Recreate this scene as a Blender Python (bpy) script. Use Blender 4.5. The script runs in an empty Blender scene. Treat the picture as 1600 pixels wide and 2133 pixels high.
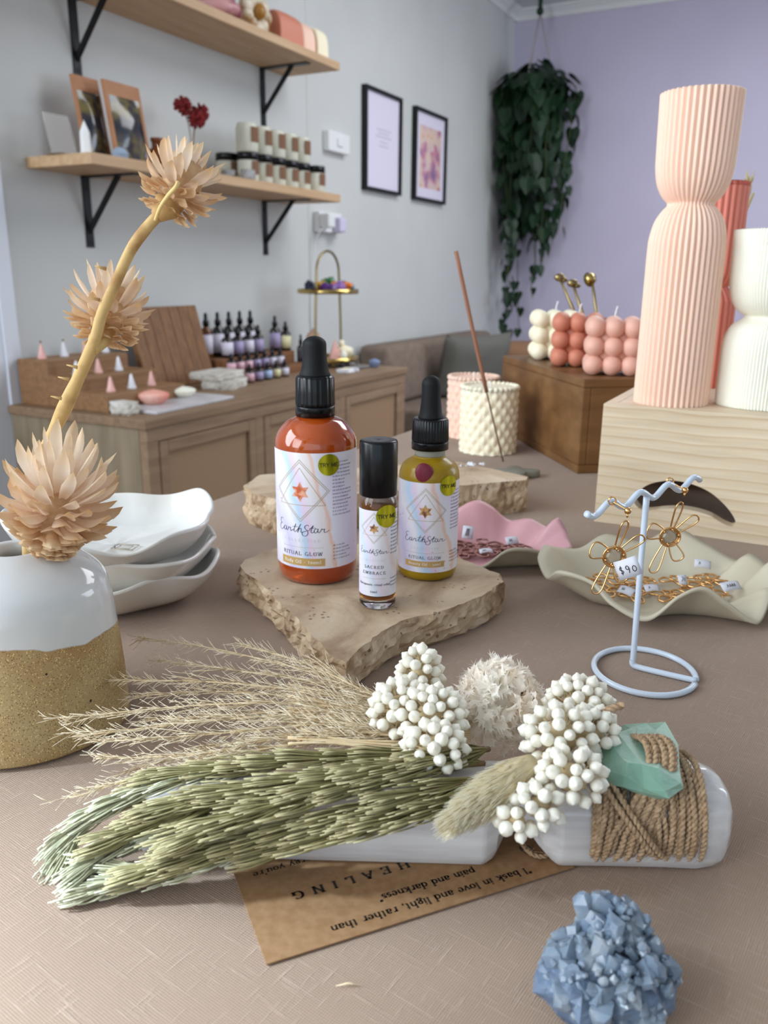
import bpy, math, random
import numpy as np
from mathutils import Vector, Matrix, noise as mnoise

# ------------------------------------------------------------------ camera, light, exposure
C = bpy.context.scene.collection
PSI = math.radians(27.6); PITCH = math.radians(16.0); ROLL = .0096; FPX = 1720.
CAM = np.array([0, 0, .95]); TZ = .75
H3 = np.array([-math.sin(PSI), math.cos(PSI), 0.]); R3 = np.array([math.cos(PSI), math.sin(PSI), 0.]); Z3 = np.array([0, 0, 1.])
fwd = H3*math.cos(PITCH) - Z3*math.sin(PITCH); up0 = H3*math.sin(PITCH) + Z3*math.cos(PITCH)
rgt = R3*math.cos(ROLL) + up0*math.sin(ROLL); upv = up0*math.cos(ROLL) - R3*math.sin(ROLL)
cd = bpy.data.cameras.new('camera'); cam = bpy.data.objects.new('camera', cd); C.objects.link(cam)
m = Matrix.Identity(4)
for i in range(3):
    m[i][0] = rgt[i]; m[i][1] = upv[i]; m[i][2] = -fwd[i]; m[i][3] = CAM[i]
cam.matrix_world = m
cd.sensor_fit = 'VERTICAL'; cd.sensor_height = 36.; cd.sensor_width = 27.; cd.lens = 36.*FPX/2133.
cd.clip_start = .01
cd.dof.use_dof = True; cd.dof.focus_distance = .375; cd.dof.aperture_fstop = cd.lens/1.8
bpy.context.scene.camera = cam
bpy.context.scene.cycles.diffuse_bounces = 8; bpy.context.scene.cycles.transmission_bounces = 12
vs = bpy.context.scene.view_settings
vs.view_transform = 'Standard'; vs.look = 'None'; vs.gamma = 1.; vs.use_curve_mapping = False; vs.exposure = 0.04

world = bpy.data.worlds.new('world'); bpy.context.scene.world = world; world.use_nodes = True
bg = world.node_tree.nodes['Background']; bg.inputs[0].default_value = (.70, .85, 1., 1); bg.inputs[1].default_value = 1.6

def area(name, loc, target, sx, sy, power, col):
    ld = bpy.data.lights.new(name, 'AREA'); ld.shape = 'RECTANGLE'; ld.size = sx; ld.size_y = sy; ld.energy = power; ld.color = col
    o = bpy.data.objects.new(name, ld); C.objects.link(o); o.location = loc
    o.rotation_euler = (Vector(target)-Vector(loc)).to_track_quat('-Z', 'Y').to_euler(); return o
# daylight through the shop window behind and to the left of the camera
area('window_light_rear', (-1.68, -1.7, 1.6), (-.1, .8, .85), 2.0, 1.7, 60, (.95, .97, 1.))
area('window_light_side', (-1.72, -.35, 1.5), (.2, .5, .8), 1.2, 1.4, 44, (.82, .91, 1.))
area('fill_light_right', (2.5, 3.1, 1.5), (-1.8, 1.2, .8), 2.2, 1.6, 70, (.78, .89, 1.))  # added fill from out of view, brightens the left wall and deep room
area('fill_light_overhead', (-.1, 3.1, 2.34), (-.1, 3.1, 0), 1.4, 1.4, 40, (.93, .96, 1.))  # added overhead fill for the back of the room, no fixture modelled
# a soft shaft of daylight falling across the near left corner of the table
sd = bpy.data.lights.new('daylight_shaft', 'SPOT'); sd.energy = 780; sd.spot_size = math.radians(9.5); sd.spot_blend = 1.; sd.shadow_soft_size = .10; sd.color = (.70, .86, 1.)
so = bpy.data.objects.new('daylight_shaft', sd); C.objects.link(so); so.location = (-1.3, -.75, 2.0)
so.rotation_euler = (Vector((-.262, .030, .75))-Vector(so.location)).to_track_quat('-Z', 'Y').to_euler()

# ------------------------------------------------------------------ measuring helpers
def ray(x, y): return (x-800)/FPX*rgt - (y-1066.5)/FPX*upv + fwd
def at(x, y, ax, v):
    d = ray(x, y); return CAM + (v-CAM[ax])/d[ax]*d
def onz(x, y, z): return at(x, y, 2, z)
def onx(x, y, X): return at(x, y, 0, X)
def ony(x, y, Y): return at(x, y, 1, Y)
def L3(P): P = np.array(P); return np.array([P@R3, P@H3, P[2]-TZ])
def TL(x, y, z=0.):                      # a point at height z over the table, in table coordinates (right, forward, up)
    return L3(onz(x, y, TZ+z))
def FL(x, y, f):
    d = ray(x, y); return L3(CAM + f/(d@H3)*d)
def WD(r, f, z=0.): return r*R3 + f*H3 + np.array([0, 0, TZ+z])

# ------------------------------------------------------------------ materials
def s2l(c): return tuple(((v/255.)/12.92 if v/255. <= .04045 else ((v/255.+.055)/1.055)**2.4) for v in c)
def col(c): return s2l(c)+(1.,)
def mat(name, c, rough=.5, metal=0., c2=None, ns=20., stretch=(1, 1, 1), ramp=(.35, .65), det=4., bump=0., bs=40., bd=.001, bstretch=None,
        sss=0., trans=0., ior=1.45, coat=0., emis=0., spec=.5, sheen=0., attr=None, c3=None, space='Object'):
    mt = bpy.data.materials.new(name); mt.use_nodes = True; nt = mt.node_tree; N = nt.nodes; Lk = nt.links
    b = N['Principled BSDF']; b.inputs['Base Color'].default_value = col(c); b.inputs['Roughness'].default_value = rough
    b.inputs['Metallic'].default_value = metal; b.inputs['IOR'].default_value = ior; b.inputs['Transmission Weight'].default_value = trans
    b.inputs['Coat Weight'].default_value = coat; b.inputs['Specular IOR Level'].default_value = spec
    b.inputs['Sheen Weight'].default_value = sheen
    if sss: b.inputs['Subsurface Weight'].default_value = sss; b.inputs['Subsurface Scale'].default_value = .006; b.inputs['Subsurface Radius'].default_value = (1., .7, .5)
    tc = N.new('ShaderNodeTexCoord')
    def tex(scale, st, detail=det):
        mp = N.new('ShaderNodeMapping'); mp.inputs['Scale'].default_value = tuple(st); Lk.new(tc.outputs[space], mp.inputs[0])
        n = N.new('ShaderNodeTexNoise'); n.inputs['Scale'].default_value = scale; n.inputs['Detail'].default_value = detail
        Lk.new(mp.outputs[0], n.inputs['Vector']); return n
    last = None
    if c2 is not None:
        n = tex(ns, stretch); r = N.new('ShaderNodeValToRGB'); e = r.color_ramp.elements
        e[0].position = ramp[0]; e[0].color = col(c); e[1].position = ramp[1]; e[1].color = col(c2)
        if c3 is not None:
            k = e.new((ramp[0]+ramp[1])/2); k.color = col(c3)
        Lk.new(n.outputs['Fac'], r.inputs[0]); last = r.outputs[0]
    if attr is not None:                     # attribute 'tip' mixes towards another colour of the thing itself
        a = N.new('ShaderNodeAttribute'); a.attribute_name = 'tip'; mx = N.new('ShaderNodeMix'); mx.data_type = 'RGBA'
        Lk.new(a.outputs['Fac'], mx.inputs[0])
        if last is not None: Lk.new(last, mx.inputs[6])
        else: mx.inputs[6].default_value = col(c)
        mx.inputs[7].default_value = col(attr); last = mx.outputs[2]
    if last is not None: Lk.new(last, b.inputs['Base Color'])
    if bump:
        n = tex(bs, bstretch or stretch, 5.); bp = N.new('ShaderNodeBump'); bp.inputs['Strength'].default_value = bump; bp.inputs['Distance'].default_value = bd
        Lk.new(n.outputs['Fac'], bp.inputs['Height']); Lk.new(bp.outputs[0], b.inputs['Normal'])
    return mt
def node(nt, t, **kw):
    n = nt.nodes.new(t)
    for k, v in kw.items(): setattr(n, k, v)
    return n
def mth(nt, op, a, b=None, c=None):
    n = node(nt, 'ShaderNodeMath', operation=op)
    for i, v in enumerate((a, b, c)):
        if v is None: continue
        if isinstance(v, (int, float)): n.inputs[i].default_value = v
        else: nt.links.new(v, n.inputs[i])
    return n.outputs[0]

# ------------------------------------------------------------------ mesh helpers
class MB:
    def __init__(s): s.v = []; s.f = []; s.mi = []; s.tip = []; s.n = 0; s.uv = None
    def add(s, vs_, fs, mi=0, tip=None):
        b = s.n; vs_ = [tuple(map(float, p)) for p in vs_]; s.v += vs_; s.n += len(vs_)
        s.f += [tuple(i+b for i in f) for f in fs]; s.mi += [mi]*len(fs)
        s.tip += (list(tip) if tip is not None else [0.]*len(vs_)); return s
    def box(s, x0, y0, z0, x1, y1, z1, mi=0, M=None):
        p = [(x, y, z) for z in (z0, z1) for y in (y0, y1) for x in (x0, x1)]
        if M is not None: p = [tuple(M @ Vector(q)) for q in p]
        return s.add(p, [(0, 2, 3, 1), (4, 5, 7, 6), (0, 1, 5, 4), (2, 6, 7, 3), (0, 4, 6, 2), (1, 3, 7, 5)], mi)
    def tube(s, pts, rad, n=8, mi=0, closed=False, cap=True, tips=None, flat=1.):
        P = np.array(pts, float); k = len(P)
        rad = np.array([rad]*k if np.isscalar(rad) else rad, float)
        T = np.zeros_like(P)
        if closed: T = np.roll(P, -1, 0)-np.roll(P, 1, 0)
        else: T[1:-1] = P[2:]-P[:-2]; T[0] = P[1]-P[0]; T[-1] = P[-1]-P[-2]
        T /= (np.linalg.norm(T, axis=1)[:, None]+1e-12)
        a = np.array([0, 0, 1.]) if abs(T[0][2]) < .9 else np.array([1., 0, 0])
        u = np.cross(T[0], a); u /= np.linalg.norm(u); out = []
        for i in range(k):
            u = u - T[i]*(u@T[i]); u /= (np.linalg.norm(u)+1e-12); w = np.cross(T[i], u)
            for j in range(n):
                th = 2*math.pi*j/n; out.append(P[i]+rad[i]*(math.cos(th)*u+flat*math.sin(th)*w))
        fs = []
        for i in range(k if closed else k-1):
            i2 = (i+1) % k
            for j in range(n):
                j2 = (j+1) % n; fs.append((i*n+j, i*n+j2, i2*n+j2, i2*n+j))
        if cap and not closed and n > 2:
            fs.append(tuple(range(n-1, -1, -1))); fs.append(tuple((k-1)*n+j for j in range(n)))
        tp = None if tips is None else [t for t in tips for _ in range(n)]
        return s.add(out, fs, mi, tp)
    def lathe(s, prof, n=48, fn=None, c=(0, 0, 0), mi=0, sy=1.):
        out = []
        for (r, z) in prof:
            for j in range(n):
                th = 2*math.pi*j/n; rr = fn(th, r, z) if fn else r
                zz = z
                if isinstance(rr, tuple): rr, zz = rr
                out.append((c[0]+rr*math.cos(th), c[1]+sy*rr*math.sin(th), c[2]+zz))
        k = len(prof); fs = []
        for i in range(k-1):
            for j in range(n):
                j2 = (j+1) % n; fs.append((i*n+j, i*n+j2, (i+1)*n+j2, (i+1)*n+j))
        if prof[0][0] > 1e-6: fs.append(tuple(range(n-1, -1, -1)))
        if prof[-1][0] > 1e-6: fs.append(tuple((k-1)*n+j for j in range(n)))
        return s.add(out, fs, mi)
    def ball(s, c, r, n=12, k=8, mi=0, M=None):
        r = (r, r, r) if np.isscalar(r) else r; out = []; fs = []
        for i in range(k+1):
            ph = math.pi*i/k
            for j in range(n):
                th = 2*math.pi*j/n; p = Vector((r[0]*math.sin(ph)*math.cos(th), r[1]*math.sin(ph)*math.sin(th), -r[2]*math.cos(ph)))
                if M is not None: p = M @ p
                out.append((c[0]+p[0], c[1]+p[1], c[2]+p[2]))
        for i in range(k):
            for j in range(n):
                j2 = (j+1) % n; fs.append((i*n+j, i*n+j2, (i+1)*n+j2, (i+1)*n+j))
        return s.add(out, fs, mi)
    def prism(s, poly, z0, z1, mi=0):
        n = len(poly); out = [(x, y, z0) for x, y in poly]+[(x, y, z1) for x, y in poly]
        fs = [tuple(range(n-1, -1, -1)), tuple(range(n, 2*n))]+[(i, (i+1) % n, n+(i+1) % n, n+i) for i in range(n)]
        return s.add(out, fs, mi)
    def grid(s, fn, nu, nv, mi=0, wrap=False, tip=None):
        out = [fn(i/nu, j/nv) for i in range(nu+1) for j in range(nv+1)]
        fs = [(i*(nv+1)+j, (i+1)*(nv+1)+j, (i+1)*(nv+1)+j+1, i*(nv+1)+j+1) for i in range(nu) for j in range(nv)]
        tp = None if tip is None else [tip(i/nu, j/nv) for i in range(nu+1) for j in range(nv+1)]
        return s.add(out, fs, mi, tp)
    def build(s, name, mats, parent=None, smooth=True, bevel=0., mod=None, angle=None):
        me = bpy.data.meshes.new(name); me.from_pydata(s.v, [], s.f); me.update()
        mats = mats if isinstance(mats, (list, tuple)) else [mats]
        for q in mats: me.materials.append(q)
        if len(mats) > 1: me.polygons.foreach_set('material_index', s.mi)
        if any(s.tip):
            a = me.attributes.new('tip', 'FLOAT', 'POINT'); a.data.foreach_set('value', s.tip)
        if smooth:
            me.polygons.foreach_set('use_smooth', [True]*len(me.polygons))
            if angle: me.set_sharp_from_angle(angle=math.radians(angle))
        o = bpy.data.objects.new(name, me); C.objects.link(o)
        if parent is not None: o.parent = parent
        if bevel:
            b = o.modifiers.new('bevel', 'BEVEL'); b.width = bevel; b.segments = 2; b.limit_method = 'ANGLE'
        return o
def props(o, label, cat, group=None, kind=None):
    if label: o['label'] = label
    if cat: o['category'] = cat
    if group: o['group'] = group
    if kind: o['kind'] = kind
    return o
def thing(name, label, cat, loc=(0, 0, 0), rz=0., group=None):
    o = bpy.data.objects.new(name, None); C.objects.link(o); o.location = tuple(map(float, loc)); o.rotation_euler = (0, 0, rz)
    o.empty_display_size = .02
    return props(o, label, cat, group)
def fg(name, label, cat, r, f, z=0., group=None, rz=0.): return thing(name, label, cat, WD(r, f, z), PSI+rz, group)
def struct(name, mb, mt, smooth=False, bevel=0.):
    o = mb.build(name, mt, smooth=smooth, bevel=bevel); o['kind'] = 'structure'; return o
def dup(root, loc=None, rz=None, label=None, scale=None):
    r = root.copy(); C.objects.link(r)
    if loc is not None: r.location = tuple(map(float, loc))
    if rz is not None: r.rotation_euler = (0, 0, rz)
    if scale is not None: r.scale = (scale, scale, scale)
    if label: r['label'] = label
    for ch in list(root.children):
        c = ch.copy(); C.objects.link(c); c.parent = r
        for g in list(ch.children):
            d = g.copy(); C.objects.link(d); d.parent = c
    return r
def crom(pts, sub=6, closed=False):
    P = [np.array(p, float) for p in pts]; n = len(P); out = []
    rng = range(n) if closed else range(n-1)
    for i in rng:
        if closed: a, b, c, d = P[(i-1) % n], P[i], P[(i+1) % n], P[(i+2) % n]
        else: a, b, c, d = P[max(i-1, 0)], P[i], P[i+1], P[min(i+2, n-1)]
        for k in range(sub):
            t = k/sub; out.append(.5*((2*b)+(c-a)*t+(2*a-5*b+4*c-d)*t*t+(3*b-a-3*c+d)*t**3))
    if not closed: out.append(P[-1])
    return out
def nz(x, y=0., z=0.): return mnoise.noise(Vector((x, y, z)))
RND = random.Random(7)
def U(a, b): return RND.uniform(a, b)
# ------------------------------------------------------------------ materials used in many places
def thin(name, c, c2=None, tipc=None, ns=60., trl=.4, rough=.8):
    """thin dry plant matter that lets some light through"""
    mt = mat(name, c, rough, c2=c2 or c, ns=ns, attr=tipc); nt = mt.node_tree; b = nt.nodes['Principled BSDF']; out = nt.nodes['Material Output']
    t = node(nt, 'ShaderNodeBsdfTranslucent'); mx = node(nt, 'ShaderNodeMixShader'); mx.inputs[0].default_value = trl
    src = b.inputs['Base Color'].links[0].from_socket; nt.links.new(src, t.inputs[0]); b.inputs['Specular IOR Level'].default_value = .2
    nt.links.new(b.outputs[0], mx.inputs[1]); nt.links.new(t.outputs[0], mx.inputs[2]); nt.links.new(mx.outputs[0], out.inputs[0]); return mt
M = {}
M['wall'] = mat('wall_paint', (201, 202, 200), .85, c2=(196, 197, 195), ns=3)
M['lav'] = mat('lavender_paint', (194, 187, 208), .85, c2=(190, 183, 204), ns=3)
M['white'] = mat('white_paint', (225, 226, 226), .5)
M['doorw'] = mat('door_paint', (214, 218, 226), .45)
M['ceil'] = mat('ceiling_paint', (208, 210, 212), .9)
M['floor'] = mat('floor_boards', (120, 100, 82), .5, c2=(96, 78, 62), ns=4, stretch=(12, 1, 1))
M['black'] = mat('black_metal', (22, 23, 25), .45, metal=.3)
def wood(name, a, b, ns=9, st=(1, 14, 14), rough=.55, bump=.15, c3=None):
    return mat(name, a, rough, c2=b, c3=c3, ns=ns, stretch=st, ramp=(.3, .7), det=6, bump=bump, bs=ns*3, bd=.0006)
M['shelf'] = wood('pale_oak', (205, 172, 135), (184, 148, 110), 5, (14, 1, 14))
M['wash'] = wood('washed_oak_top', (150, 122, 94), (120, 94, 70), 5, (14, 1, 14))
M['wash2'] = wood('washed_oak_end', (150, 132, 108), (120, 102, 80), 5, (6, 6, 1), c3=(134, 120, 98))
M['frame'] = wood('washed_oak_frame', (150, 124, 98), (128, 102, 78), 5, (14, 1, 14))
M['walnut'] = wood('brown_wood', (140, 96, 58), (104, 66, 38), 6, (14, 1, 14))
M['walnut2'] = wood('brown_wood_slats', (138, 98, 60), (108, 72, 42), 6, (14, 14, 1))
M['display'] = wood('display_wood', (150, 112, 76), (124, 88, 56), 6, (14, 1, 14))
def box_wood():
    mt = wood('stained_plywood', (132, 96, 58), (98, 66, 36), 5, (1.5, 5, 10), .4, c3=(114, 80, 46)); return mt
M['boxw'] = box_wood()
def pine_mat():
    mt = bpy.data.materials.new('pine_boards'); mt.use_nodes = True; nt = mt.node_tree; b = nt.nodes['Principled BSDF']; L = nt.links
    b.inputs['Roughness'].default_value = .55
    tc = node(nt, 'ShaderNodeTexCoord'); mp = node(nt, 'ShaderNodeMapping'); mp.inputs['Scale'].default_value = (.35, .6, 1.); L.new(tc.outputs['Object'], mp.inputs[0])
    w = node(nt, 'ShaderNodeTexWave', wave_type='BANDS', bands_direction='Z', wave_profile='SAW'); w.inputs['Scale'].default_value = 38.; w.inputs['Distortion'].default_value = 4.5
    w.inputs['Detail'].default_value = 2.; w.inputs['Detail Scale'].default_value = .6; L.new(mp.outputs[0], w.inputs['Vector'])
    r = node(nt, 'ShaderNodeValToRGB'); e = r.color_ramp.elements; e[0].position = 0; e[0].color = col((224, 206, 178)); e[1].position = 1; e[1].color = col((204, 178, 142))
    k = e.new(.7); k.color = col((218, 198, 168)); L.new(w.outputs['Fac'], r.inputs[0])
    n = node(nt, 'ShaderNodeTexNoise'); n.inputs['Scale'].default_value = 60; n.inputs['Detail'].default_value = 4
    mp2 = node(nt, 'ShaderNodeMapping'); mp2.inputs['Scale'].default_value = (.15, .15, 2.5); L.new(tc.outputs['Object'], mp2.inputs[0]); L.new(mp2.outputs[0], n.inputs['Vector'])
    r2 = node(nt, 'ShaderNodeValToRGB'); r2.color_ramp.elements[0].position = .35; r2.color_ramp.elements[0].color = (.82, .78, .72, 1); r2.color_ramp.elements[1].position = .6
    L.new(n.outputs['Fac'], r2.inputs[0]); mx = node(nt, 'ShaderNodeMix', data_type='RGBA', blend_type='MULTIPLY'); mx.inputs[0].default_value = .7
    L.new(r.outputs[0], mx.inputs[6]); L.new(r2.outputs[0], mx.inputs[7]); L.new(mx.outputs[2], b.inputs['Base Color']); return mt
M['pine'] = pine_mat()
M['pineend'] = mat('pine_top', (222, 204, 180), .55, c2=(212, 190, 162), ns=8, stretch=(1, 14, 14))
def linen():
    mt = bpy.data.materials.new('dusty_linen'); mt.use_nodes = True; nt = mt.node_tree; b = nt.nodes['Principled BSDF']; L = nt.links
    b.inputs['Roughness'].default_value = .85; b.inputs['Sheen Weight'].default_value = .25; b.inputs['Specular IOR Level'].default_value = .25
    tc = node(nt, 'ShaderNodeTexCoord'); mp = node(nt, 'ShaderNodeMapping'); mp.inputs['Rotation'].default_value = (0, 0, math.radians(8)); L.new(tc.outputs['Object'], mp.inputs[0])
    V = mp.outputs[0]; ws = []
    for d in ('X', 'Y'):
        w = node(nt, 'ShaderNodeTexWave', wave_type='BANDS', bands_direction=d); w.inputs['Scale'].default_value = 390.; w.inputs['Distortion'].default_value = 1.2; w.inputs['Detail Scale'].default_value = .4
        L.new(V, w.inputs['Vector']); ws.append(w.outputs['Fac'])
    sl = []
    for st in ((1., 12., 1.), (12., 1., 1.)):
        m2 = node(nt, 'ShaderNodeMapping'); m2.inputs['Scale'].default_value = st; L.new(V, m2.inputs[0])
        n = node(nt, 'ShaderNodeTexNoise'); n.inputs['Scale'].default_value = 64.; n.inputs['Detail'].default_value = 3.; L.new(m2.outputs[0], n.inputs['Vector'])
        sl.append(mth(nt, 'SMOOTH_MIN', mth(nt, 'MULTIPLY', mth(nt, 'MAXIMUM', mth(nt, 'SUBTRACT', n.outputs['Fac'], .58), 0.), 5.), 1., .2))
    weave = mth(nt, 'MAXIMUM', ws[0], ws[1]); slub = mth(nt, 'MAXIMUM', sl[0], sl[1])
    big = node(nt, 'ShaderNodeTexNoise'); big.inputs['Scale'].default_value = 7.; big.inputs['Detail'].default_value = 3.; L.new(V, big.inputs['Vector'])
    r = node(nt, 'ShaderNodeValToRGB'); e = r.color_ramp.elements; e[0].position = .1; e[0].color = col((133, 108, 89)); e[1].position = .95; e[1].color = col((170, 144, 122)); L.new(weave, r.inputs[0])
    mx = node(nt, 'ShaderNodeMix', data_type='RGBA'); L.new(mth(nt, 'MULTIPLY', slub, .2), mx.inputs[0]); L.new(r.outputs[0], mx.inputs[6]); mx.inputs[7].default_value = col((226, 202, 184))
    mx2 = node(nt, 'ShaderNodeMix', data_type='RGBA', blend_type='MULTIPLY'); mx2.inputs[0].default_value = .35; L.new(mx.outputs[2], mx2.inputs[6])
    r3 = node(nt, 'ShaderNodeValToRGB'); r3.color_ramp.elements[0].color = (.75, .70, .68, 1); r3.color_ramp.elements[0].position = .3; r3.color_ramp.elements[1].position = .7; L.new(big.outputs['Fac'], r3.inputs[0]); L.new(r3.outputs[0], mx2.inputs[7])
    L.new(mx2.outputs[2], b.inputs['Base Color'])
    hgt = mth(nt, 'ADD', mth(nt, 'ADD', mth(nt, 'MULTIPLY', weave, .3), mth(nt, 'MULTIPLY', slub, .35)), mth(nt, 'MULTIPLY', big.outputs['Fac'], 4.))
    bp = node(nt, 'ShaderNodeBump'); bp.inputs['Strength'].default_value = .7; bp.inputs['Distance'].default_value = .0012; L.new(hgt, bp.inputs['Height']); L.new(bp.outputs[0], b.inputs['Normal'])
    return mt
M['linen'] = linen()
def cane():
    mt = bpy.data.materials.new('woven_cane'); mt.use_nodes = True; nt = mt.node_tree; b = nt.nodes['Principled BSDF']; L = nt.links; b.inputs['Roughness'].default_value = .7
    tc = node(nt, 'ShaderNodeTexCoord'); ws = []
    for d, s in (('Y', 40.), ('Z', 40.)):
        w = node(nt, 'ShaderNodeTexWave', wave_type='BANDS', bands_direction=d); w.inputs['Scale'].default_value = s; w.inputs['Distortion'].default_value = .6; L.new(tc.outputs['Object'], w.inputs['Vector']); ws.append(w.outputs['Fac'])
    r = node(nt, 'ShaderNodeValToRGB'); r.color_ramp.elements[0].color = col((140, 112, 84)); r.color_ramp.elements[1].color = col((170, 138, 106)); L.new(mth(nt, 'MULTIPLY', ws[0], ws[1]), r.inputs[0])
    L.new(r.outputs[0], b.inputs['Base Color']); return mt
M['cane'] = cane()
M['gold'] = mat('polished_gold', (226, 178, 118), .22, metal=1.)
M['brass'] = mat('aged_brass', (150, 132, 92), .3, metal=1.)
M['brassp'] = mat('polished_brass', (190, 164, 100), .18, metal=1.)
M['cream'] = mat('cream_wax', (244, 234, 206), .55, sss=.35)
M['ivory'] = mat('ivory_wax', (240, 238, 222), .55, sss=.35)
M['peach'] = mat('peach_wax', (244, 206, 184), .55, sss=.3)
M['coral'] = mat('coral_wax', (222, 134, 116), .55, sss=.2)
M['rust'] = mat('rust_wax', (204, 128, 102), .5, sss=.2)
M['pinkw'] = mat('blush_wax', (226, 176, 158), .5, sss=.25)
M['wick'] = mat('white_cotton', (235, 235, 235), .9)
M['kraft'] = mat('kraft_paper', (156, 120, 84), .8, c2=(142, 106, 70), ns=300, det=3, bump=.1, bs=600, bd=.0002)
M['ink'] = mat('black_ink', (38, 30, 24), .7)
M['paper'] = mat('white_paper', (226, 230, 236), .7)
M['glass'] = mat('clear_glass', (250, 250, 250), .02, trans=1., ior=1.45)
M['blackp'] = mat('black_plastic', (9, 10, 13), .25, spec=.4)
M['rubber'] = mat('black_rubber', (17, 18, 20), .62, spec=.3, bump=.05, bs=900, bd=.0002)
M['wire'] = mat('white_enamel', (206, 218, 232), .22, coat=.4)
# ------------------------------------------------------------------ the room
WX = -1.8; WY = 4.99; CZ = 2.383
struct('wall_left', MB().box(WX-.1, -2.6, 0, WX, WY+.1, CZ+.1), M['wall'])
struct('wall_back', MB().box(WX, WY, 0, 3.2, WY+.1, CZ+.1), M['lav'])
struct('wall_right', MB().box(2.6, -2.6, 0, 2.7, WY, CZ+.1), M['wall'])
struct('floor', MB().box(WX, -2.6, -.06, 3.2, WY, 0), M['floor'])
struct('ceiling', MB().box(WX, -2.6, CZ, 3.2, WY, CZ+.08), M['ceil'])
def cove(n=8, s=.05):
    p = [(0, 0)]+[(s*(1-math.sin(a*math.pi/2/n)) if 0 else s*(1-math.cos(math.pi/2*a/n)), -s*(1-math.sin(math.pi/2*a/n))) for a in range(n+1)]
    return p
mb = MB(); k = [(0, 0), (0, -.05), (.008, -.05), (.02, -.03), (.045, -.012), (.055, -.008), (.055, 0)]
def run(mb, k, a, b, inward):
    n = len(k); o = []
    for P in (a, b):
        o += [(P[0]+inward[0]*u, P[1]+inward[1]*u, CZ+v) for u, v in k]
    mb.add(o, [(i, (i+1) % n, n+(i+1) % n, n+i) for i in range(n)]+[tuple(range(n)), tuple(range(2*n-1, n-1, -1))]); return mb
struct('trim_1', run(MB(), k, (WX, WY), (2.6, WY), (0, -1)), M['white'])
struct('trim_2', run(MB(), k, (WX, -2.6), (WX, WY), (1, 0)), M['white'])
struct('trim_3', MB().box(WX, 2.80, .1, WX+.0015, 2.804, CZ-.05), M['wall'])          # joint strip between the wall boards
struct('baseboard_left', MB().box(WX, 1.45, 0, WX+.015, WY, .1), M['white'])
struct('baseboard_back', MB().box(WX, WY-.015, 0, 2.6, WY, .1), M['white'])
# a white panelled door beside the cabinet with its casing
mb = MB().box(WX, 1.39, 0, WX+.02, 1.435, 2.1).box(WX, .48, 0, WX+.02, .53, 2.1).box(WX, .48, 2.05, WX+.02, 1.435, 2.1)
struct('trim_4', mb, M['doorw'], bevel=.003)
mb = MB().box(WX, .53, 0, WX+.006, 1.39, 2.05)
for (y0, y1) in ((.53, .64), (.93, .99), (1.28, 1.39)): mb.box(WX+.006, y0, 0, WX+.014, y1, 2.05)
for (z0, z1) in ((0, .2), (.58, .68), (1.0, 1.1), (1.5, 1.58), (1.95, 2.05)):
    for (y0, y1) in ((.64, .93), (.99, 1.28)): mb.box(WX+.006, y0, z0, WX+.014, y1, z1)
struct('door_1', mb, M['doorw'], bevel=.002)

# ------------------------------------------------------------------ wall shelves on black brackets
def bracket(y, z, root):
    t = .004; w = .026
    mb = MB().box(WX, y-w/2, z-.18, WX+t, y+w/2, z).box(WX, y-w/2, z-t, WX+.185, y+w/2, z)
    mb.add([(WX+t, y-.005, z-.145), (WX+t, y+.005, z-.145), (WX+t, y+.005, z-.128), (WX+t, y-.005, z-.128),
            (WX+.128, y-.005, z-t), (WX+.128, y+.005, z-t), (WX+.112, y+.005, z-t), (WX+.112, y-.005, z-t)],
           [(0, 1, 2, 3), (7, 6, 5, 4), (0, 4, 5, 1), (1, 5, 6, 2), (2, 6, 7, 3), (3, 7, 4, 0)])
    for zz in (z-.03, z-.165): mb.ball((WX+t, y, zz), (.003, .006, .006), 8, 6)
    return mb
def shelf(y0, y1, zb, zt, brs, label):
    r = thing('wall_shelf', label, 'shelf', (0, 0, 0), 0, 'oak wall shelves')
    r.location = (WX, y0, zb)
    def loc(mb): mb.v = [(a-WX, b-y0, c-zb) for a, b, c in mb.v]; return mb
    loc(MB().box(WX, y0, zb, WX+.22, y1, zt)).build('board', M['shelf'], r, smooth=False, bevel=.002)
    for y in brs: loc(bracket(y, zb, r)).build('bracket', M['black'], r, smooth=False)
shelf(.95, 2.67, 1.614, 1.639, (1.715, 2.526), 'pale oak wall shelf on black brackets, the upper one with the rounded ribbed candles')
shelf(1.525, 2.67, 1.195, 1.221, (1.709, 2.517), 'pale oak wall shelf on black brackets, the lower one with jars and photo cards')
ZU = 1.639; ZL_ = 1.221
# upper shelf: three ribbed arch candles, two sculptural pieces
def arch_candle(x, y, w, d, h, mt, label):
    r = thing('arch_candle', label, 'candle', (x, y, ZU), 0, 'ribbed rounded candles on the upper shelf')
    def fn(u, v):
        ang = math.pi*v; rr = 1+.03*abs(math.sin(u*math.pi*9))
        e = .55
        xx = math.copysign(abs(math.cos(ang))**e, math.cos(ang))*w/2*rr; zz = (abs(math.sin(ang))**e)*h*rr
        edge = min(1., math.sin(math.pi*min(max(u, .001), .999))**.25)
        return (xx*(.9+.1*edge), (u-.5)*d, zz*(.92+.08*edge))
    mb = MB().grid(fn, 54, 24)
    for u in (0, 1): mb.add([fn(u, j/24) for j in range(25)], [tuple(range(25))])
    mb.build('wax', mt, r)
    MB().tube([(0, 0, h), (0, 0, h+.012)], .0012, 6).build('wick', M['wick'], r)
arch_candle(-1.66, 2.435, .10, .13, .095, M['rust'], 'rust red ribbed rounded candle on the upper shelf, the nearest of three')
arch_candle(-1.665, 2.54, .10, .07, .092, M['peach'], 'blush pink ribbed rounded candle on the upper shelf between rust and cream ones')
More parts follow.
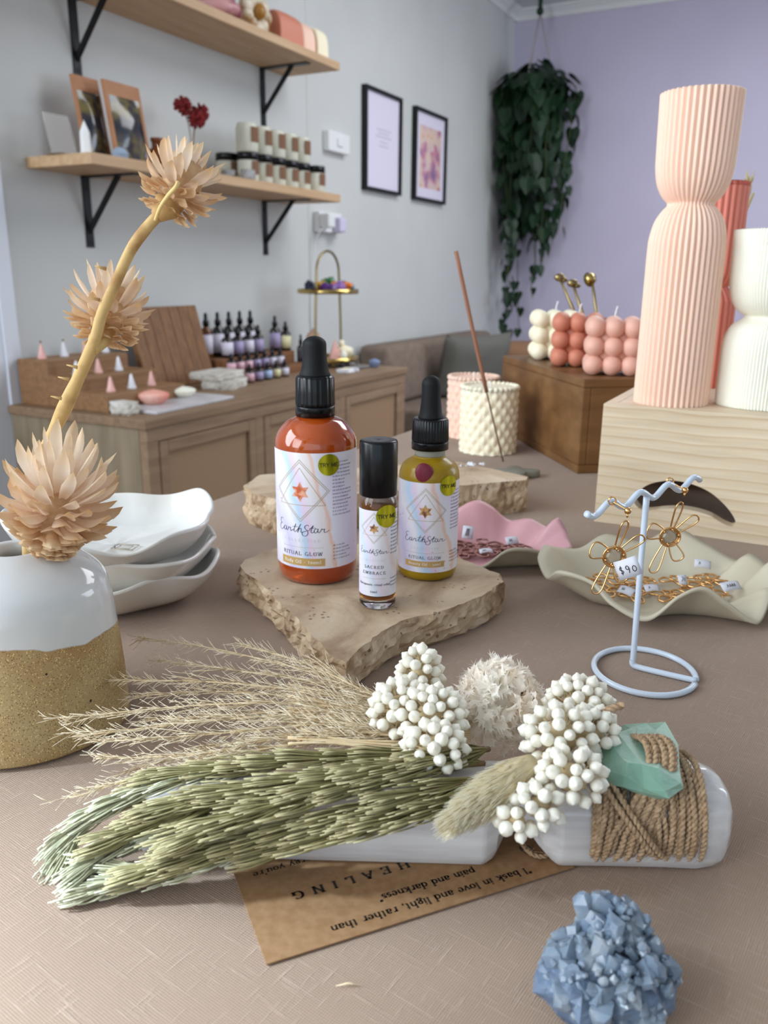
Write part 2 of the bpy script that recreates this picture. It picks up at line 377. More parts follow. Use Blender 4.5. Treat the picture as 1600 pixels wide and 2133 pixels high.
arch_candle(-1.66, 2.62, .095, .065, .094, M['cream'], 'cream ribbed rounded candle at the end of the upper shelf')
M['maroon'] = mat('maroon_glaze', (128, 52, 66), .35, c2=(206, 150, 150), ns=14, ramp=(.45, .6))
M['ivgold'] = mat('ivory_and_ochre_glaze', (214, 200, 176), .4, c2=(150, 108, 42), ns=18, ramp=(.52, .62))
r = thing('sculpted_ornament', 'round maroon and pink swirled ornament on the upper shelf', 'ornament', (-1.66, 2.10, ZU)); r.scale = (1.25, 1.25, 1.25)
mb = MB()
for i in range(4): mb.tube([((.052-.012*i)*math.cos(a*.21)*(1), (.052-.012*i)*math.sin(a*.21)*.9, .018+.014*i) for a in range(30)], .016, 10, closed=True)
mb.build('coil', M['maroon'], r)
r = thing('flower_ornament', 'ivory flower shaped ornament with ochre heart on the upper shelf', 'ornament', (-1.655, 2.28, ZU)); r.scale = (1.25, 1.25, 1.25)
mb = MB()
for i in range(9):
    a = i*2*math.pi/9
    mb.ball((.02*math.sin(a)*0+.01, .038*math.cos(a), .045+.030*math.sin(a)), (.016, .022, .020), 12, 8)
mb.build('petals', M['ivgold'], r); MB().ball((.02, 0, .05), .018, 12, 8).build('centre', mat('ochre_glaze', (160, 112, 40), .4), r)

# lower shelf: from the left - clear stand, crystal point, photo cards, bottle, vase, votives, jars
r = thing('acrylic_stand', 'clear acrylic card stand at the left end of the lower shelf', 'stand', (-1.70, 1.57, ZL_))
M['acryl'] = mat('clear_acrylic', (245, 245, 245), .03, trans=1., ior=1.2)
mt = Matrix.Rotation(math.radians(-14), 4, 'Y')
MB().box(-.0015, -.05, 0, .0015, .03, .10, M=mt).box(-.03, -.05, 0, .03, .03, .003).build('sheet', M['acryl'], r, smooth=False)
r = thing('crystal_point', 'slim white crystal tower standing on the lower shelf left of the photo cards', 'crystal', (-1.635, 1.565, ZL_))
MB().lathe([(.013, 0), (.012, .05), (.010, .055), (0, .078)], 6).build('point', mat('milky_quartz', (236, 236, 234), .3, sss=.3), r, smooth=False)
def photo_mat(name, cols, sc):
    mt = bpy.data.materials.new(name); mt.use_nodes = True; nt = mt.node_tree; b = nt.nodes['Principled BSDF']; L = nt.links; b.inputs['Roughness'].default_value = .12
    tc = node(nt, 'ShaderNodeTexCoord'); n = node(nt, 'ShaderNodeTexNoise'); n.inputs['Scale'].default_value = sc; n.inputs['Detail'].default_value = 2.5; L.new(tc.outputs['Object'], n.inputs['Vector'])
    r = node(nt, 'ShaderNodeValToRGB'); e = r.color_ramp.elements
    while len(e) < len(cols): e.new(.5)
    for i, (p, c) in enumerate(cols): e[i].position = p; e[i].color = col(c)
    L.new(n.outputs['Fac'], r.inputs[0]); L.new(r.outputs[0], b.inputs['Base Color']); return mt
M['photo'] = photo_mat('dark_window_of_card', [(.3, (34, 40, 52)), (.45, (62, 58, 60)), (.55, (120, 108, 62)), (.62, (70, 66, 70)), (.75, (196, 186, 196))], 16)
M['kraft2'] = mat('copper_brown_card', (178, 124, 86), .6, c2=(166, 112, 72), ns=20)
for (yc, xc, w, h, lab) in ((1.668, -1.70, .085, .20, 'copper brown kit packet with dark picture, the rear left one of the pair'),
                            (1.745, -1.655, .125, .195, 'copper brown kit packet with dark picture, the front right one of the pair')):
    r = thing('gift_packet', lab, 'packet', (xc, yc, ZL_), 0, 'picture packets on the lower shelf'); R_ = Matrix.Rotation(math.radians(-9), 4, 'Y')
    MB().box(-.004, -w/2, 0, .004, w/2, h, M=R_).build('card', M['kraft2'], r, smooth=False)
    mb = MB()
    mb.grid(lambda u, v: tuple(R_ @ Vector((.0045+.012*math.sin(math.pi*v)*math.sin(math.pi*u), (u-.5)*w*.84, .012+v*h*.76))), 8, 10)
    mb.build('picture_window', M['photo'], r)
r = thing('stone_chip', 'small blue grey stone in front of the photo cards on the lower shelf', 'stone', (-1.60, 1.64, ZL_))
MB().lathe([(.018, 0), (.022, .01), (.014, .022), (0, .027)], 7).build('stone', mat('blue_grey_stone', (150, 166, 186), .4), r, smooth=False)
M['amberg'] = mat('amber_glass', (120, 66, 30), .12, c2=(96, 50, 22), ns=5)
r = thing('amber_jar', 'brown amber glass jar on the lower shelf right of the photo cards', 'jar', (-1.66, 1.84, ZL_))
MB().lathe([(.028, 0), (.032, .006), (.033, .03), (.026, .045), (.014, .052), (.014, .066), (.017, .068), (.017, .076), (0, .076)], 28).build('body', M['amberg'], r)
r = thing('bud_vase', 'small tan bottle vase holding red dried flowers on the lower shelf', 'vase', (-1.66, 1.985, ZL_))
MB().lathe([(.024, 0), (.034, .01), (.036, .03), (.024, .05), (.014, .06), (.014, .074), (.010, .074), (.009, .03), (0, .02)], 28).build('body', mat('tan_glaze', (168, 128, 84), .35, c2=(140, 100, 60), ns=10), r)
M['redf'] = mat('dried_red_flower', (140, 36, 34), .85, c2=(104, 20, 24), ns=60)
M['stemd'] = mat('dried_brown_stem', (126, 96, 80), .8)
for i, (dx, dy, h) in enumerate(((0, -.033, .178), (.014, .006, .150), (.0, .040, .172))):
    r = thing('red_flower', ['red dried pompom flower in the tan vase, the left and tallest', 'red dried pompom flower in the tan vase, the low middle one', 'red dried pompom flower in the tan vase, the right one'][i], 'flower', (-1.66, 1.985, ZL_+.03), 0, 'red dried flowers')
    MB().tube(crom([(0, 0, 0), (dx*.3, dy*.3, h*.5), (dx, dy, h-.04)], 4), .0013, 6).build('stem', M['stemd'], r)
    mb = MB()
    for k in range(70):
        d = Vector((RND.gauss(0, 1), RND.gauss(0, 1), RND.gauss(0, 1))).normalized(); e = Vector((dx, dy, h-.035))+d*.026
        mb.tube([(dx, dy, h-.035), tuple(e)], [.005, .0034], 5)
    mb.build('head', M['redf'], r)
M['votive'] = mat('clear_votive', (240, 242, 244), .05, trans=.75, ior=1.3)
for i, (y, x) in enumerate(((2.155, -1.67), (2.175, -1.61))):
    r = thing('votive_glass', ['small clear glass votive nearest the wall left of the jars', 'small clear glass votive at the shelf edge left of the jars'][i], 'glass', (x, y, ZL_), 0, 'glass votives')
    MB().lathe([(.018, 0), (.021, .004), (.022, .03), (.020, .03), (.018, .006), (0, .006)], 20).build('glass', M['votive'], r)
    MB().lathe([(.0172, 0), (.0172, .016), (0, .016)], 16, c=(0, 0, .0065)).build('wax', M['wick'], r)
# candle jars: a lower row with black lids, an upper row of open ones standing on those lids
M['jarglass'] = mat('jar_glass', (232, 230, 214), .10, trans=.25, ior=1.2)
M['tagb'] = mat('brown_paper_tag', (122, 86, 62), .8)
def jar(x, y, z, label, lid=True, R=.033, H=.072, group=None):
    r = thing('candle_jar', label, 'jar', (x, y, z), 0, group)
    MB().lathe([(R*.93, 0), (R, .004), (R, H*.86), (R*.9, H*.94), (R*.88, H), (R*.83, H), (R*.84, H*.9), (R*.94, H*.84), (R*.94, .006), (0, .006)], 28).build('glass', M['jarglass'], r)
    MB().lathe([(R*.925, .0062), (R*.925, H*.72), (0, H*.72)], 24).build('wax', M['ivory'], r)
    if lid: MB().lathe([(R*1.03, H-.007), (R*1.03, H+.013), (R*.98, H+.015), (0, H+.015)], 28, fn=lambda t, rr, zz: rr*(1+.012*math.cos(36*t)) if rr > .01 else rr).build('lid', M['blackp'], r)
    a0 = math.radians(-6); mb = MB()
    mb.grid(lambda u, v: ((R+.0025)*math.cos(a0+(u-.5)*.9), (R+.0025)*math.sin(a0+(u-.5)*.9)-0, H*(.34+.52*v)+(.0*u)), 8, 6)
    mb.build('paper_tag', M['tagb'], r); return r
ys = [2.235+.074*i for i in range(5)]
jar(-1.725, 2.222, ZL_, 'candle jar with black lid at the back left of the lower row', group='black lidded candle jars')
lab = ['leftmost', 'second', 'middle', 'fourth', 'rightmost']
for i, y in enumerate(ys):
    jar(-1.655, y, ZL_, 'black lidded candle jar with brown tag, %s of five under stacked jars' % lab[i], group='black lidded candle jars')
    jar(-1.655, y, ZL_+.0875, 'open glass candle jar stacked on black lids, %s of five' % lab[i], lid=False, R=.034, H=.082, group='stacked open candle jars')
jar(-1.64, 2.60, ZL_, 'candle jar with black lid standing apart at the right end of the row', group='black lidded candle jars')

# switches, socket, cable
def plate(y, z, w, h, name, label, plug=False):
    r = thing(name, label, 'switch' if not plug else 'socket', (WX, y, z))
    MB().box(0, -w/2, -h/2, .028, w/2, h/2).build('casing', M['white'], r, smooth=False, bevel=.004)
    if plug:
        MB().box(.028, -.085, -.022, .07, -.035, .03).build('plug', M['white'], r, smooth=False, bevel=.006)
        MB().box(.028, .01, -.035, .065, .06, .02).build('plug', mat('pale_violet_plastic', (206, 200, 226), .4), r, smooth=False, bevel=.008)
    else: MB().box(.028, -.02, -.015, .034, .02, .015).build('rocker', M['white'], r, smooth=False, bevel=.002)
plate(2.99, 1.442, .16, .072, 'wall_switch', 'white double switch plate right of the jars')
plate(2.92, 1.145, .17, .075, 'wall_socket', 'white wall socket with two plugs under the lower shelf', True)
r = thing('power_cable', 'thin white cable hanging from the wall socket down behind the gold stand', 'cable', (WX+.004, 2.83, .66))
MB().tube(crom([(.05, .01, .47), (.02, -.015, .42), (.008, -.02, .3), (.006, -.03, .12), (.006, 0, 0)], 6), .0025, 6).build('lead', M['white'], r)

# framed prints
def frame(y0, y1, z0, z1, label, art):
    yc = (y0+y1)/2; w = y1-y0; h = z1-z0; r = thing('picture_frame', label, 'picture', (WX, yc, z0), 0, 'black framed prints')
    mb = MB(); t = .014; d = .024
    mb.box(0, -w/2, 0, d, -w/2+t, h).box(0, w/2-t, 0, d, w/2, h).box(0, -w/2+t, 0, d, w/2-t, t).box(0, -w/2+t, h-t, d, w/2-t, h)
    mb.build('frame', M['black'], r, smooth=False)
    MB().box(.004, -w/2+t, t, .012, w/2-t, h-t).build('mount', mat('print_paper', (222, 216, 232), .35), r, smooth=False)
    if art == 'text':
        mb = MB()
        for i, (zz, ww) in enumerate(((.62, .40), (.585, .30), (.55, .44), (.50, .22), (.46, .26))): mb.box(.0122, -w*ww/2+.03*w, h*zz, .0125, w*ww/2+.03*w, h*zz+.0035)
        mb.build('lettering', mat('grey_print', (176, 172, 188), .6), r, smooth=False)
    else:
        mb = MB().box(.0122, -w*.32, h*.15, .0125, w*.36, h*.83)
        mb.build('artwork', photo_mat('pastel_abstract', [(.3, (120, 108, 150)), (.42, (196, 132, 150)), (.5, (214, 190, 186)), (.6, (226, 196, 170)), (.7, (186, 110, 130))], 12), r, smooth=False)
frame(3.21, 3.54, 1.293, 1.691, 'black framed print with faint centred lettering on pale paper', 'text')
frame(3.68, 4.033, 1.291, 1.688, 'black framed pink and mauve abstract print nearer the corner', 'art')

# ------------------------------------------------------------------ sideboard with woven cane doors
CT = .63; CX = -1.33; CY0 = 1.38; CY1 = 2.72
r = thing('sideboard', 'long washed oak sideboard with woven cane doors against the white wall', 'sideboard', (WX, CY0, 0))
def cab(mb): mb.v = [(a-WX, b-CY0, c) for a, b, c in mb.v]; return mb
cab(MB().box(WX+.016, CY0, CT-.022, CX, CY1, CT)).build('top', M['wash'], r, smooth=False, bevel=.003)
cab(MB().box(WX+.016, CY0+.008, .06, CX-.0305, CY0+.03, CT-.0222).box(WX+.016, CY1-.03, .06, CX-.0305, CY1-.008, CT-.0222).box(WX+.016, CY0+.03, .06, WX+.03, CY1-.03, CT-.022).box(WX+.03, CY0+.03, .06, CX-.03, CY1-.03, .08)).build('carcass', M['wash2'], r, smooth=False)
mb = MB().box(CX-.03, CY0+.008, CT-.055, CX-.006, CY1-.008, CT-.022).box(CX-.03, CY0+.008, .06, CX-.006, CY1-.008, .10)
for y in (CY0+.008, 1.80, 2.245, CY1-.045): mb.box(CX-.03, y, .10, CX-.006, y+.037, CT-.055)
cab(mb).build('face_frame', M['frame'], r, smooth=False, bevel=.002)
for (a, b) in ((CY0+.045, 1.80), (1.837, 2.245), (2.282, CY1-.045)):
    mb = MB().box(CX-.024, a+.002, .102, CX-.004, a+.03, CT-.057).box(CX-.024, b-.03, .102, CX-.004, b-.002, CT-.057).box(CX-.024, a+.03, .102, CX-.004, b-.03, .13).box(CX-.024, a+.03, CT-.085, CX-.004, b-.03, CT-.057)
    d = cab(mb).build('door', M['frame'], r, smooth=False, bevel=.002)
    cab(MB().box(CX-.02, a+.03, .13, CX-.014, b-.03, CT-.085)).build('cane_panel', M['cane'], d, smooth=False)
for (x, y) in ((WX+.03, CY0+.02), (CX-.06, CY0+.02), (WX+.03, CY1-.06), (CX-.06, CY1-.06)):
    cab(MB().box(x, y, 0, x+.04, y+.04, .06)).build('leg', M['frame'], r, smooth=False)

# stepped wooden display with little cone ornaments
r = thing('stepped_display', 'brown wooden stepped display block at the left end of the sideboard', 'display', (-1.775, 1.415, CT))
prof = [(0, 0), (.30, 0), (.30, .042), (.205, .042), (.205, .075), (.105, .075), (.105, .112), (0, .112)]
n = len(prof); mb = MB().add([(x, 0, z) for x, z in prof]+[(x, .27, z) for x, z in prof], [tuple(range(n)), tuple(range(2*n-1, n-1, -1))]+[(i, n+i, n+(i+1) % n, (i+1) % n) for i in range(n)])
mb.build('steps', M['display'], r, smooth=False, bevel=.002)
M['rose'] = mat('rose_quartz', (226, 176, 166), .3, sss=.3); M['clearq'] = mat('clear_quartz', (222, 222, 226), .2, sss=.3)
cnt = 0; places = ['near end', 'second from the near end', 'third from the near end', 'far end']
for si, (x, z, nm) in enumerate(((-1.775+.05, .112, 'top'), (-1.775+.155, .075, 'middle'), (-1.775+.255, .042, 'lowest'))):
    for k in range(3 if si else 4):
        y = 1.45+.07*k+.01*si; a = (k+si) % 2
        r = thing('cone_ornament', '%s quartz cone on the %s step of the wooden display, %s' % (['rose', 'clear'][a], nm, places[k]), 'ornament', (x, y, CT+z), 0, 'quartz cones on the stepped display')
        MB().lathe([(.011, 0), (.011, .004), (.009, .008), (.003, .034), (0, .038)], 8).build('cone', M[('rose', 'clearq')[a]], r, smooth=False)
        MB().ball((0, 0, .041), .003, 8, 6).build('bead', M['brass'], r)
# leaning slatted board
r = thing('slatted_board', 'brown slatted wooden board leaning back against the wall on the sideboard', 'board', (-1.66, 1.89, CT))
R_ = Matrix.Rotation(math.radians(-16), 4, 'Y'); mb = MB()
mb.box(-.012, -.145, 0, -.004, .145, .235, M=R_)
mb.build('backing', M['walnut'], r, smooth=False)
mb = MB()
for i in range(7): mb.box(-.004, -.145+i*.0415, .001, .004, -.145+i*.0415+.0395, .235, M=R_)
mb.build('slats', M['walnut2'], r, smooth=False, bevel=.001)
# riser with oil bottles
r = thing('wooden_riser', 'low two step wooden riser carrying the dark oil bottles on the sideboard', 'riser', (-1.78, 2.06, CT))
MB().box(0, 0, 0, .12, .42, .062).box(.12, 0, 0, .20, .40, .024).build('steps', M['walnut'], r, smooth=False, bevel=.002)
M['darkglass'] = mat('dark_glass', (28, 18, 14), .1, coat=.5)
def oil(x, y, z, R, H, neck, capc, labc, label, group, cat='bottle', bott=None):
    r = thing('oil_bottle', label, cat, (x, y, z), 0, group)
    MB().lathe([(R*.9, 0), (R, .003), (R, H*.56), (R*.8, H*.64), (R*.38, H*.68), (R*.38, H*.72), (0, H*.72)], 20).build('glass', bott or M['darkglass'], r)
    MB().lathe([(R*.5, H*.705), (R*.5, H*.82), (R*.3, H*.84), (R*.28, H*.96), (R*.15, H), (0, H)], 16).build('cap', M['blackp'], r)
    MB().lathe([(R*1.015, H*.10), (R*1.015, H*.52)], 24).build('label', labc, r); return r
LW = mat('white_label', (214, 208, 222), .6); LP = mat('pink_label', (222, 178, 190), .6); LL = mat('lilac_label', (166, 154, 188), .6); LB = mat('blue_label', (170, 194, 226), .6); LY = mat('yellow_label', (222, 214, 170), .6)
nm = ['leftmost', 'second from left', 'third from left', 'fourth from left', 'rightmost']
for i in range(5):
    oil(-1.735, 2.095+.058*i, CT+.062, .020, .140, 0, 0, LW, 'tall dark oil bottle in the back row on the riser, %s' % nm[i], 'tall oil bottles', bott=mat('amber_bottle_glass', (96, 54, 22), .1) if i == 0 else None)
for i in range(4):
    oil(-1.685, 2.135+.055*i, CT+.062, .019, .095, 0, 0, (LW, LL, LW, LL)[i], 'medium dark oil bottle in front of the tall row, %s' % ['leftmost', 'second from left', 'third from left', 'rightmost'][i], 'medium oil bottles')
for i in range(3):
    oil(-1.70+.02*i, (2.42, 2.455, 2.52)[i], CT+(.062 if i < 2 else 0), .019 if i < 2 else .014, (.12, .10, .115)[i], 0, 0, (LL, LY, mat('dark_label', (60, 58, 66), .6))[i],
        'dark oil bottle, right end of the group, %s' % ['the tallest, lilac labelled', 'yellow labelled', 'slim one standing apart'][i], 'oil bottles at the right end')
nm7 = ['first', 'second', 'third', 'fourth', 'fifth', 'sixth', 'seventh']
for i in range(7):
    oil(-1.625, 2.075+.044*i, CT+.024, .0145, .058, 0, 0, (LP, LP, LP, LL, LL, LW, LW)[i], 'small black capped oil vial on the low step, %s from the left' % nm7[i], 'small oil vials on the low step')
for i in range(5):
    oil(-1.545, 2.06+.047*i, CT, .0145, .056, 0, 0, (LP, LL, LB, LY, LW)[i], 'small oil vial with %s label in front of the wooden riser' % ['pink', 'lilac', 'blue', 'yellow', 'white'][i], 'small oil vials in front of the riser')

def rough_block(mb, poly, z0, z1, seed, amp, nb=5, top_in=.6):
    """a broken slab: a polygon footprint with ragged sides"""
    P = [np.array(p, float) for p in poly]; per = []
    for i in range(len(P)):
        a, b = P[i], P[(i+1) % len(P)]; k = max(1, int(np.linalg.norm(b-a)/(amp*1.1+.0006)))
        per += [a+(b-a)*t/k for t in range(k)]
    cen = sum(per)/len(per); n = len(per); out = []; levels = nb+1
    for l in range(levels):
        t = l/nb
        for i, p in enumerate(per):
            d = per[(i+1) % n]-per[i-1]; nn = np.array([d[1], -d[0]]); nn /= np.linalg.norm(nn)+1e-9
            q = 900*0+1.; s = amp*(nz(p[0]*120+seed, p[1]*120, t*3.)+.7*nz(p[0]*380+seed, p[1]*380, t*9.)+.5*nz(p[0]*40, p[1]*40+seed, t*1.5))
            if l == 0: s -= amp*.7
            if l == nb: s = s*.35-amp*top_in*abs(nz(p[0]*90+seed, p[1]*90, 5))*2
            q = p+nn*s; z = z0+(z1-z0)*t
            if 0 < l < nb: z += (z1-z0)/nb*.35*nz(p[0]*200, p[1]*200+seed, l)
            out.append((q[0], q[1], z))
    fs = [(l*n+i, l*n+(i+1) % n, (l+1)*n+(i+1) % n, (l+1)*n+i) for l in range(nb) for i in range(n)]
    fs += [tuple(range(n-1, -1, -1)), tuple(nb*n+i for i in range(n))]
    return mb.add(out, fs)
M['whitestone'] = mat('white_stone', (218, 214, 206), .8, c2=(190, 184, 172), ns=30, bump=.4, bs=60, bd=.003)
r = thing('stone_slab', 'upper rough white stone slab stacked on the sideboard beside the small vials', 'slab', (-1.56, 1.93, CT+.0255), .1)
rough_block(MB(), [(-.05, -.07), (.045, -.075), (.05, .06), (-.045, .07)], 0, .022, 3, .004).build('slab', M['whitestone'], r, smooth=False)
r = thing('stone_slab', 'lower rough white stone slab under the stacked one on the sideboard', 'slab', (-1.535, 1.93, CT), .3)
rough_block(MB(), [(-.05, -.06), (.05, -.06), (.045, .06), (-.045, .065)], 0, .025, 4, .004).build('slab', M['whitestone'], r, smooth=False)
r = thing('marble_tray', 'flat pale marble tray at the front of the sideboard', 'tray', (-1.435, 1.60, CT), .03)
MB().box(-.065, -.145, 0, .065, .16, .008).build('tray', mat('grey_white_marble', (204, 202, 204), .4, c2=(186, 182, 184), ns=14), r, smooth=False, bevel=.002)
def urchin(name, label, loc, R, h, mt, n=16, cat='candle', mt2=None):
    r = thing(name, label, cat, loc)
    MB().lathe([(R*math.sin(math.pi/2*min(1, .35+t)) if t < .65 else R*math.cos((t-.65)/.35*math.pi/2), h*t) for t in [i/14 for i in range(15)]], 64,
               fn=lambda th, rr, z: rr*(1+.07*abs(math.sin(th*n/2)))).build('wax', mt, r)
    return r
urchin('shell_candle', 'ribbed pink and coral dome candle on the marble tray', (-1.455, 1.545, CT+.0082), .036, .036, mat('pink_to_coral_wax', (228, 140, 122), .5, c2=(238, 192, 176), ns=9, sss=.2))
urchin('shell_candle', 'ribbed white dome candle on the marble tray', (-1.475, 1.675, CT+.0082), .032, .028, M['ivory'])
r = thing('rock_chunk', 'rough grey white rock chunk at the left corner of the marble tray', 'rock', (-1.44, 1.432, CT))
rough_block(MB(), [(-.03, -.02), (.03, -.022), (.034, .012), (-.02, .016)], 0, .03, 8, .006).build('rock', M['whitestone'], r, smooth=False)

# gold two tier stand with crystals
SX, SY = -1.60, 2.612
r = thing('tiered_stand', 'gold two tier stand with arched handle on the sideboard', 'stand', (SX, SY, CT))
mb = MB(); pth = [(0, -.088, .012), (0, -.086, .16), (0, -.080, .27)]
for k in range(13): a = math.pi*(1-k/12); pth.append((0, .076*math.cos(a), .325+.075*math.sin(a)))
pth += [(0, .080, .27), (0, .086, .16), (0, .088, .012)]
mb.tube(crom(pth, 4), .0045, 10)
mb.build('arched_handle', M['brass'], r)
for z, R_ in ((.018, .110), (.255, .110)):
    p = MB().lathe([(0, z), (R_*.97, z), (R_, z+.002), (R_, z+.016), (R_*.97, z+.016), (R_*.96, z+.005), (0, z+.005)], 48).build('plate', M['brassp'], r)
for a in (.8, 2.4, 3.9, 5.5): MB().ball((.07*math.cos(a), .07*math.sin(a), .009), .009, 10, 8).build('foot', M['brass'], r)
def chunk(loc, s, mt, label, seed, name='crystal_chunk', group='crystals on the top tier', tall=1.):
    r = thing(name, label, 'crystal', loc, 0, group); mb = MB(); rr = random.Random(seed)
    for k in range(5):
        d = Vector((rr.gauss(0, 1), rr.gauss(0, 1), abs(rr.gauss(0, 1))*tall+.3)).normalized(); n = 6; a = d.orthogonal().normalized(); b = d.cross(a); w = s*rr.uniform(.3, .5); l = s*rr.uniform(.9, 1.4)
        c0 = Vector((rr.uniform(-.2, .2)*s, rr.uniform(-.2, .2)*s, s*.36)); pts = []
        for t, q in ((-.3, .8), (.65, 1.)): pts += [tuple(c0+d*l*t*.6+(a*math.cos(6.283*j/n)+b*math.sin(6.283*j/n))*w*q) for j in range(n)]
        pts.append(tuple(c0+d*l*.62)); fs = [(j, (j+1) % n, n+(j+1) % n, n+j) for j in range(n)]+[(n+j, n+(j+1) % n, 2*n) for j in range(n)]+[tuple(range(n-1, -1, -1))]
        pts = [(p[0], p[1], max(p[2], 0.)) for p in pts]; mb.add(pts, fs)
    mb.build('crystals', mt, r, smooth=False); return r
cc = [('deep navy', (34, 36, 60), -.02, -.085), ('dark purple', (88, 52, 120), .03, -.055), ('lilac purple', (150, 112, 176), .065, -.03), ('golden yellow', (196, 150, 50), -.02, -.03), ('orange', (212, 116, 62), .035, .0),
      ('olive yellow', (160, 140, 50), -.035, .015), ('bright orange', (224, 128, 60), .06, .022), ('brown', (96, 66, 44), .02, .04), ('green', (46, 112, 62), -.03, .062), ('turquoise', (70, 140, 160), .055, .062), ('dark green', (40, 66, 56), .01, .085)]
for i, (nm_, c_, dx, dy) in enumerate(cc):
    chunk((SX+dx, SY+dy, CT+.2605), .036 if nm_ != 'green' else .048, mat(nm_.replace(' ', '_')+'_crystal', c_, .25), '%s crystal chunk on the top tier of the gold stand' % nm_, i, tall=1.5 if nm_ == 'green' else 1.)
M['terra'] = mat('tan_stone', (196, 160, 136), .6)
r = thing('stone_pyramid', 'tall tan pointed stone at the back of the lower tier of the gold stand', 'crystal', (SX-.045, SY-.03, CT+.0235)); MB().lathe([(.036, 0), (.035, .05), (.022, .09), (0, .112)], 7).build('stone', M['terra'], r, smooth=False)
r = thing('stone_pyramid', 'small pink pyramid on the lower tier of the gold stand', 'crystal', (SX+.03, SY-.005, CT+.0235)); MB().lathe([(.030, 0), (0, .075)], 4).build('stone', M['rose'], r, smooth=False)
r = thing('egg_candle', 'small ivory egg shaped candle beside the pink pyramid', 'candle', (SX+.07, SY-.012, CT+.0235)); MB().ball((0, 0, .018), (.013, .013, .018), 16, 10).build('wax', M['ivory'], r)
r = urchin('knot_candle', 'round cream knobbly candle on the lower tier of the gold stand', (SX+.03, SY+.056, CT+.0235), .034, .05, M['cream'], 22); MB().ball((0, -.014, .056), .012, 12, 8).build('topknot', M['cream'], r)
r = thing('acrylic_riser', 'low clear acrylic box below the gold stand at the back of the sideboard', 'riser', (-1.475, 2.60, CT)); mb = MB().box(-.035, -.06, 0, .035, .07, .003).box(-.035, -.06, .003, -.032, .07, .02); mb.build('box', M['acryl'], r, smooth=False)
r = thing('shell_cluster', 'white crystal cluster lying in front of the gold stand', 'crystal', (-1.43, 2.46, CT)); rough_block(MB(), [(-.02, -.045), (.02, -.03), (.024, .03), (0, .05), (-.02, .02)], 0, .014, 12, .006).build('cluster', M['clearq'], r, smooth=False)
urchin('blue_sphere', 'small blue grey stone ball near the right end of the sideboard', (-1.43, 2.65, CT), .02, .032, mat('blue_grey_ball', (120, 134, 166), .4), 8, 'stone')

# ------------------------------------------------------------------ upholstered bench and pillows
M['sofa'] = mat('taupe_upholstery', (132, 116, 104), .95, c2=(120, 104, 92), ns=30, bump=.2, bs=300)
r = thing('upholstered_bench', 'taupe upholstered bench along the wall beyond the sideboard', 'bench', (WX, 3.15, 0))
MB().box(.016, 0, .05, .70, 1.25, .40).build('seat', M['sofa'], r, smooth=True, bevel=.02)
MB().box(.016, 0, .40, .17, 1.25, .66).build('backrest', M['sofa'], r, smooth=True, bevel=.03)
for (x, y) in ((.05, .05), (.60, .05), (.05, 1.15), (.60, 1.15)): MB().box(x, y, 0, x+.05, y+.05, .05).build('leg', M['black'], r, smooth=False)
def pillow(loc, w, h, t, lean, rz, mt, label):
    r = thing('throw_pillow', label, 'pillow', loc, rz); R_ = Matrix.Rotation(math.radians(lean), 4, 'X'); mb = MB()
    for s in (1, -1):
        def fn(u, v):
            x = 2*u-1; z = 2*v-1; f = max(0, (1-x**4)*(1-z**4))**.5; pin = 1-.07*(1-abs(x))*0-.06*(x*x*(1-z*z)+z*z*(1-x*x))*0
            k = 1-.08*(1-x*x)*abs(z)**3; k2 = 1-.08*(1-z*z)*abs(x)**3
            return tuple(R_ @ Vector((x*w/2*k2, s*t/2*f+.004*nz(x*3, z*3, s), (z*k+1)*h/2)))
        mb.grid(fn, 18, 18)
    mb.build('cover', mt, r)
M['pil1'] = mat('sage_grey_linen', (98, 96, 90), .95, bump=.2, bs=200); M['pil2'] = mat('tan_brown_cloth', (134, 100, 74), .95, bump=.2, bs=200)
pillow((-1.50, 3.72, .402), .44, .30, .13, 14, math.radians(68), M['pil1'], 'sage grey square pillow leaning on the taupe bench')
pillow((-1.40, 4.17, .402), .34, .25, .15, 20, math.radians(40), M['pil2'], 'rounded tan brown pillow at the corner end of the bench')

# ------------------------------------------------------------------ hanging plant in the corner
hx, hy = -1.585, 4.77
r = thing('hanging_plant', 'trailing dark green leafy plant hanging from the ceiling in the corner', 'plant', (hx, hy, 0))
M['leaf'] = mat('dark_green_leaf', (24, 54, 28), .45, c2=(14, 36, 18), ns=6, spec=.4); M['vine'] = mat('vine_stem', (70, 80, 46), .7); M['cord'] = mat('macrame_cord', (168, 158, 160), .8)
PZ = 1.93
mb = MB().tube([(0, 0, CZ-.07), (0, 0, CZ-.002)], .012, 8).ball((0, 0, CZ-.075), .02, 10, 8); mb.build('ceiling_hook', M['leaf'], r)
mb = MB()
for a in (.3, 2.4, 4.5): mb.tube([(0, 0, CZ-.08), (.10*math.cos(a), .10*math.sin(a), PZ+.02)], .004, 6)
mb.build('cord', M['cord'], r)
MB().lathe([(.05, PZ-.14), (.09, PZ-.10), (.11, PZ), (.105, PZ+.005), (.10, PZ-.02), (0, PZ-.03)], 28).build('pot', mat('dark_pot', (44, 52, 46), .5), r)
leaves = MB(); vines = MB()
